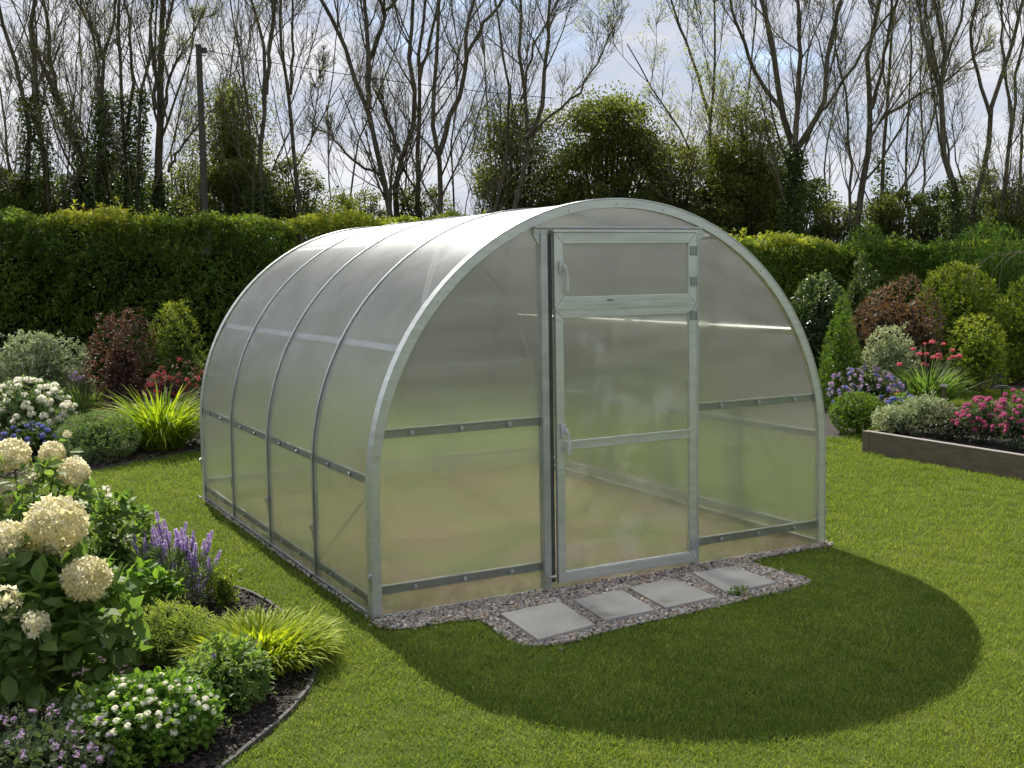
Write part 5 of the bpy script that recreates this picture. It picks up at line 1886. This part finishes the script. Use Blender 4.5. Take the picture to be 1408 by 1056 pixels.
def blob_tree(label, dist, px, wpx, top, bot, seed, mat, n, size, nblob=60, name='evergreen_tree', group='leafy trees behind the hedge', gap=1.0, shape=None, low=0.0):
    """crown of leaf clumps carried on limbs"""
    nblob = int(nblob * 2.6)
    g = np.random.default_rng(seed)
    v = ray(px, 345)
    v = v / np.hypot(v[0], v[1])
    base = np.array([CAM[0] + v[0] * dist, CAM[1] + v[1] * dist, 0])
    m = depth_of(base) / F_PX
    t = ray(px, top)
    h = CAM[2] + t[2] * dist / np.hypot(t[0], t[1])
    z0 = low
    r = wpx / 2 * m
    root = empty(name, base, label, 'tree' if h > 2.9 else 'shrub', group)
    X = np.array([VH[1], -VH[0], 0])
    u = norm(g.normal(size=(nblob, 3))) * (g.random(nblob) ** .33)[:, None]
    u = np.sign(u) * np.abs(u) ** .8
    zc = (z0 + h) / 2
    zz = u[:, 2]
    prof = 1 if shape is None else np.interp(zz, [-1, 0, 1], shape)
    c = base + X * (u[:, :1] * (r * .88) * np.reshape(prof, (-1, 1))) + VH * (u[:, 1:2] * r * .7) + np.column_stack([np.zeros((nblob, 2)), zc + zz * (h - z0) / 2 * .9])
    br = (h - z0) * (.035 + .075 * g.random(nblob) ** 1.5)
    mb = MB()
    n = int(n * 3.9)
    size = size * .74
    per = n // nblob
    idx = np.repeat(np.arange(nblob), per)
    d = norm(g.normal(size=(len(idx), 3)) + [0, 0, .15])
    rad = br[idx] * g.random(len(idx)) ** .45 * gap
    pos = c[idx] + d * rad[:, None] * [1.25, 1.25, .8]
    inst(mb, LEAF_ROUND, pos, frames(norm(d + .7 * g.normal(size=d.shape)), noise=.6, g=g), size * (.6 + .7 * g.random(len(idx))), np.clip(.6 * g.random(nblob)[idx] + .4 * g.random(len(idx)), 0, 1))
    mb.build('crown', mat, root)
    # trunk and limbs
    mt = MB()
    K = 6
    top_ = base + [0, 0, h * .8]
    f = np.linspace(0, 1, K)[None, :, None]
    P = base[None, None] * (1 - f) + top_[None, None] * f
    P = P + g.normal(size=P.shape) * .03
    tubes(mt, P, np.linspace(r * .07 + .02, .02, K)[None], 7)
    s0 = base + np.column_stack([np.zeros((nblob, 2)), np.clip((c[:, 2] - r * .6) * (.3 + .4 * g.random(nblob)), .2, h * .7)])
    P = s0[:, None] * (1 - f) + c[:, None] * f
    P[:, :, 2] -= (f[..., 0] * (1 - f[..., 0])) * .3
    tubes(mt, P, np.tile(np.linspace(.03, .008, K), (nblob, 1)), 5)
    mt.build('trunk', M['bark'], root)
    return root


LE = leafmat('leaf_evergreen', [(.05, .07, .02), (.11, .135, .036), (.20, .22, .065)], trans=.45, tint=(1.1, 1.1, .5))
blob_tree('big dark evergreen with a rounded crown behind the greenhouse top', 24.8, 835, 200, 112, 300, 301, LE, 21000, .075, 95)
blob_tree('evergreen left of the big rounded one, more open crown', 25.3, 715, 115, 128, 300, 302, LE, 9500, .075, 60)
blob_tree('dark evergreen filling the gap right of the big rounded one', 25.3, 930, 100, 175, 300, 303, LE, 8000, .07, 50)
blob_tree('light green leafy tree right of the evergreens', 24.3, 1030, 125, 122, 310, 304, L12, 10500, .07, 70, name='leafy_tree')
blob_tree('leafy green tree behind the utility pole', 24.8, 325, 120, 90, 300, 305, L12, 10500, .065, 75, name='leafy_tree', shape=(1, .85, .5))
blob_tree('light green spring foliage left of the utility pole', 25.8, 262, 60, 175, 300, 306, L12, 2600, .06, 36, name='leafy_tree')
for i, (px, w, top, lab, mt_, n) in enumerate([
    (20, 110, 215, 'dark ivy mass at the foot of the leftmost tree', LE, 6500), (100, 80, 232, 'dark undergrowth shrub between the first two ivy-clad trees', L11, 4200),
    (165, 120, 205, 'dense dark ivy mass around the many-stemmed tree', L11, 8500), (235, 70, 245, 'dark low shrub at the foot of the straight thick trunk', LE, 2800),
    (330, 130, 215, 'dark lower growth below the leafy tree by the pole', LE, 8000), (405, 80, 212, 'dark bush behind the slim curving tree', LE, 3800),
    (460, 70, 258, 'small green bush above the hedge, left of the wide forked tree', L12, 2400), (505, 60, 262, 'small light bush just above the hedge behind the wide forked tree', L12, 1800),
    (580, 70, 240, 'dark bush at the foot of the twisting tree', LE, 3000), (635, 60, 284, 'low bush above the greenhouse roof line', LE, 1300),
    (1010, 130, 215, 'dark undergrowth left of the three-limbed tree', LE, 8500), (1085, 110, 225, 'dark bush at the foot of the three-limbed tree', L11, 6500),
    (1150, 80, 268, 'low dark shrub behind the bright feathery bush', LE, 2800), (1235, 90, 250, 'dark shrub under the slender tree', LE, 3600),
    (1290, 80, 262, 'dark low shrub left of the bent trunk', L11, 3000), (1345, 90, 235, 'green undergrowth below the tree curving right', L12, 3200), (1400, 80, 240, 'undergrowth shrub at the right photo edge behind the hedge', LE, 3000)]):
    blob_tree(lab, 23.4 + .5 * (i % 4), px, w * 1.15, top - 8, 300, 320 + i, mt_, int(n * 1.5), .06, 40, name='undergrowth_shrub', group='shrubs behind the hedge', low=.6)

# utility pole and wires
pb = ground(284, 345, 1.73)
v = ray(284, 345)
v = v / np.hypot(v[0], v[1])
D_ = 22.0
pb = np.array([CAM[0] + v[0] * D_, CAM[1] + v[1] * D_, 0])
tt = ray(282.5, 62)
ph = CAM[2] + tt[2] * D_ / np.hypot(tt[0], tt[1])
up_ = empty('utility_pole', pb, 'dark wooden utility pole standing behind the hedge among the trees', 'pole')
mb = MB()
tubes(mb, np.array([[pb, pb + [0, 0, ph * .5], pb + [0, 0, ph]]]), np.array([[.075, .065, .055]]), 12)
mb.disc(pb + [0, 0, ph], (0, 0, 1), .055, .006, 12)
mb.build('shaft', M['pole'], up_, smooth=False)
MB().box(pb[0] + .04, pb[0] + .14, pb[1] - .05, pb[1] + .05, ph - .14, ph - .05).build('insulator', M['black'], up_)
dp = depth_of(pb)
for a_px, b_px, lab in (((285, 76), (-60, 55), 'thin overhead wire running left from the utility pole'), ((285, 70), (760, 135), 'thin overhead wire running right from the utility pole')):
    A, B = at(*a_px, dp), at(*b_px, dp + .8)
    f = np.linspace(0, 1, 24)[:, None]
    P = A * (1 - f) + B * f
    P[:, 2] -= (f * (1 - f))[:, 0] * .35
    mb = MB()
    tubes(mb, P[None], np.full((1, 24), .0075), 5)
    tag(mb.build('overhead_wire', M['black']), lab, 'wire', 'overhead wires')
# arching bare stems at the right in front of the hedge
mb = MB()
g = np.random.default_rng(7)
for k in range(4):
    x = 1325 + 17 * k + 6 * g.normal()
    b0 = at(x, 400, 16.2)
    pts = [b0, at(x + 6, 376 - 5 * k + 4 * g.normal(), 16.1), at(x + 30, 356 - 4 * k + 4 * g.normal(), 16.0), at(x + 80, 346 + 3 * k, 15.9)]
    tubes(mb, resample(pts, 8)[None], np.linspace(.008, .003, 8)[None], 4)
o = mb.build('arching_stems', M['twig'])
tag(o, 'pale arching bare stems sweeping right in front of the hedge top', 'bush')

# ------------------------------------------------------------------ light, sky
SUN_DIR = norm(np.array([[.156, 1.05, 1.0]]))[0]
elev = math.asin(SUN_DIR[2])
azim = math.atan2(SUN_DIR[0], SUN_DIR[1])
sd = bpy.data.lights.new('sun', 'SUN')
sd.energy = 5.0
sd.angle = math.radians(.53)
sd.color = (1.0, .955, .87)
so = bpy.data.objects.new('sun', sd)
col.objects.link(so)
so.rotation_euler = Vector(SUN_DIR).to_track_quat('Z', 'Y').to_euler()
so.location = (0, 0, 30)

w = bpy.data.worlds.new('World')
sc.world = w
w.use_nodes = True
nt = w.node_tree
nt.nodes.clear()
out = nt.nodes.new('ShaderNodeOutputWorld')
bg = nt.nodes.new('ShaderNodeBackground')
sky = nt.nodes.new('ShaderNodeTexSky')
sky.sky_type = 'NISHITA'
sky.sun_disc = False
sky.sun_elevation = elev
sky.sun_rotation = azim
sky.air_density = 1.0
sky.dust_density = .6
sky.ozone_density = 1.5
tc = nt.nodes.new('ShaderNodeTexCoord')
mp = nt.nodes.new('ShaderNodeMapping')
mp.inputs['Scale'].default_value = (1.6, 1.6, 5.0)
nt.links.new(tc.outputs['Generated'], mp.inputs[0])
n1 = nt.nodes.new('ShaderNodeTexNoise')
n1.inputs['Scale'].default_value = 2.6
n1.inputs['Detail'].default_value = 9
n1.inputs['Roughness'].default_value = .58
n1.inputs['Distortion'].default_value = .25
nt.links.new(mp.outputs[0], n1.inputs['Vector'])
sep = nt.nodes.new('ShaderNodeSeparateXYZ')
nt.links.new(tc.outputs['Generated'], sep.inputs[0])
cover = ramp(nt, n1.outputs['Fac'], [(.28, (.35, .35, .35)), (.42, (.9, .9, .9)), (.5, (1, 1, 1))])
fade = ramp(nt, sep.outputs[2], [(.0, (1, 1, 1)), (.26, (1, 1, 1)), (.5, (.8, .8, .8)), (1, (.7, .7, .7))])
mul = N(nt, 'ShaderNodeMath', operation='MULTIPLY')
nt.links.new(cover, mul.inputs[0])
nt.links.new(fade, mul.inputs[1])
shade = ramp(nt, n1.outputs['Fac'], [(.40, (2.0, 2.2, 2.75)), (.50, (2.9, 3.05, 3.45)), (.60, (3.9, 3.95, 4.1)), (.75, (2.8, 2.9, 3.3))])
mix = N(nt, 'ShaderNodeMix', data_type='RGBA')
nt.links.new(mul.outputs[0], mix.inputs[0])
nt.links.new(sky.outputs[0], mix.inputs[6])
nt.links.new(shade, mix.inputs[7])
nt.links.new(mix.outputs[2], bg.inputs[0])
bg.inputs[1].default_value = .14
nt.links.new(bg.outputs[0], out.inputs[0])

sc.view_settings.view_transform = 'Standard'
sc.view_settings.look = 'None'
sc.view_settings.exposure = 0.76
sc.view_settings.gamma = 1.0
sc.render.engine = 'CYCLES'
cy = sc.cycles
cy.max_bounces = 10
cy.diffuse_bounces = 3
cy.glossy_bounces = 4
cy.transmission_bounces = 8
cy.transparent_max_bounces = 12
cy.sample_clamp_indirect = 4.0
cy.sample_clamp_direct = 0.0
cy.use_denoising = True
cy.caustics_reflective = False
cy.use_adaptive_sampling = True
cy.adaptive_threshold = .02
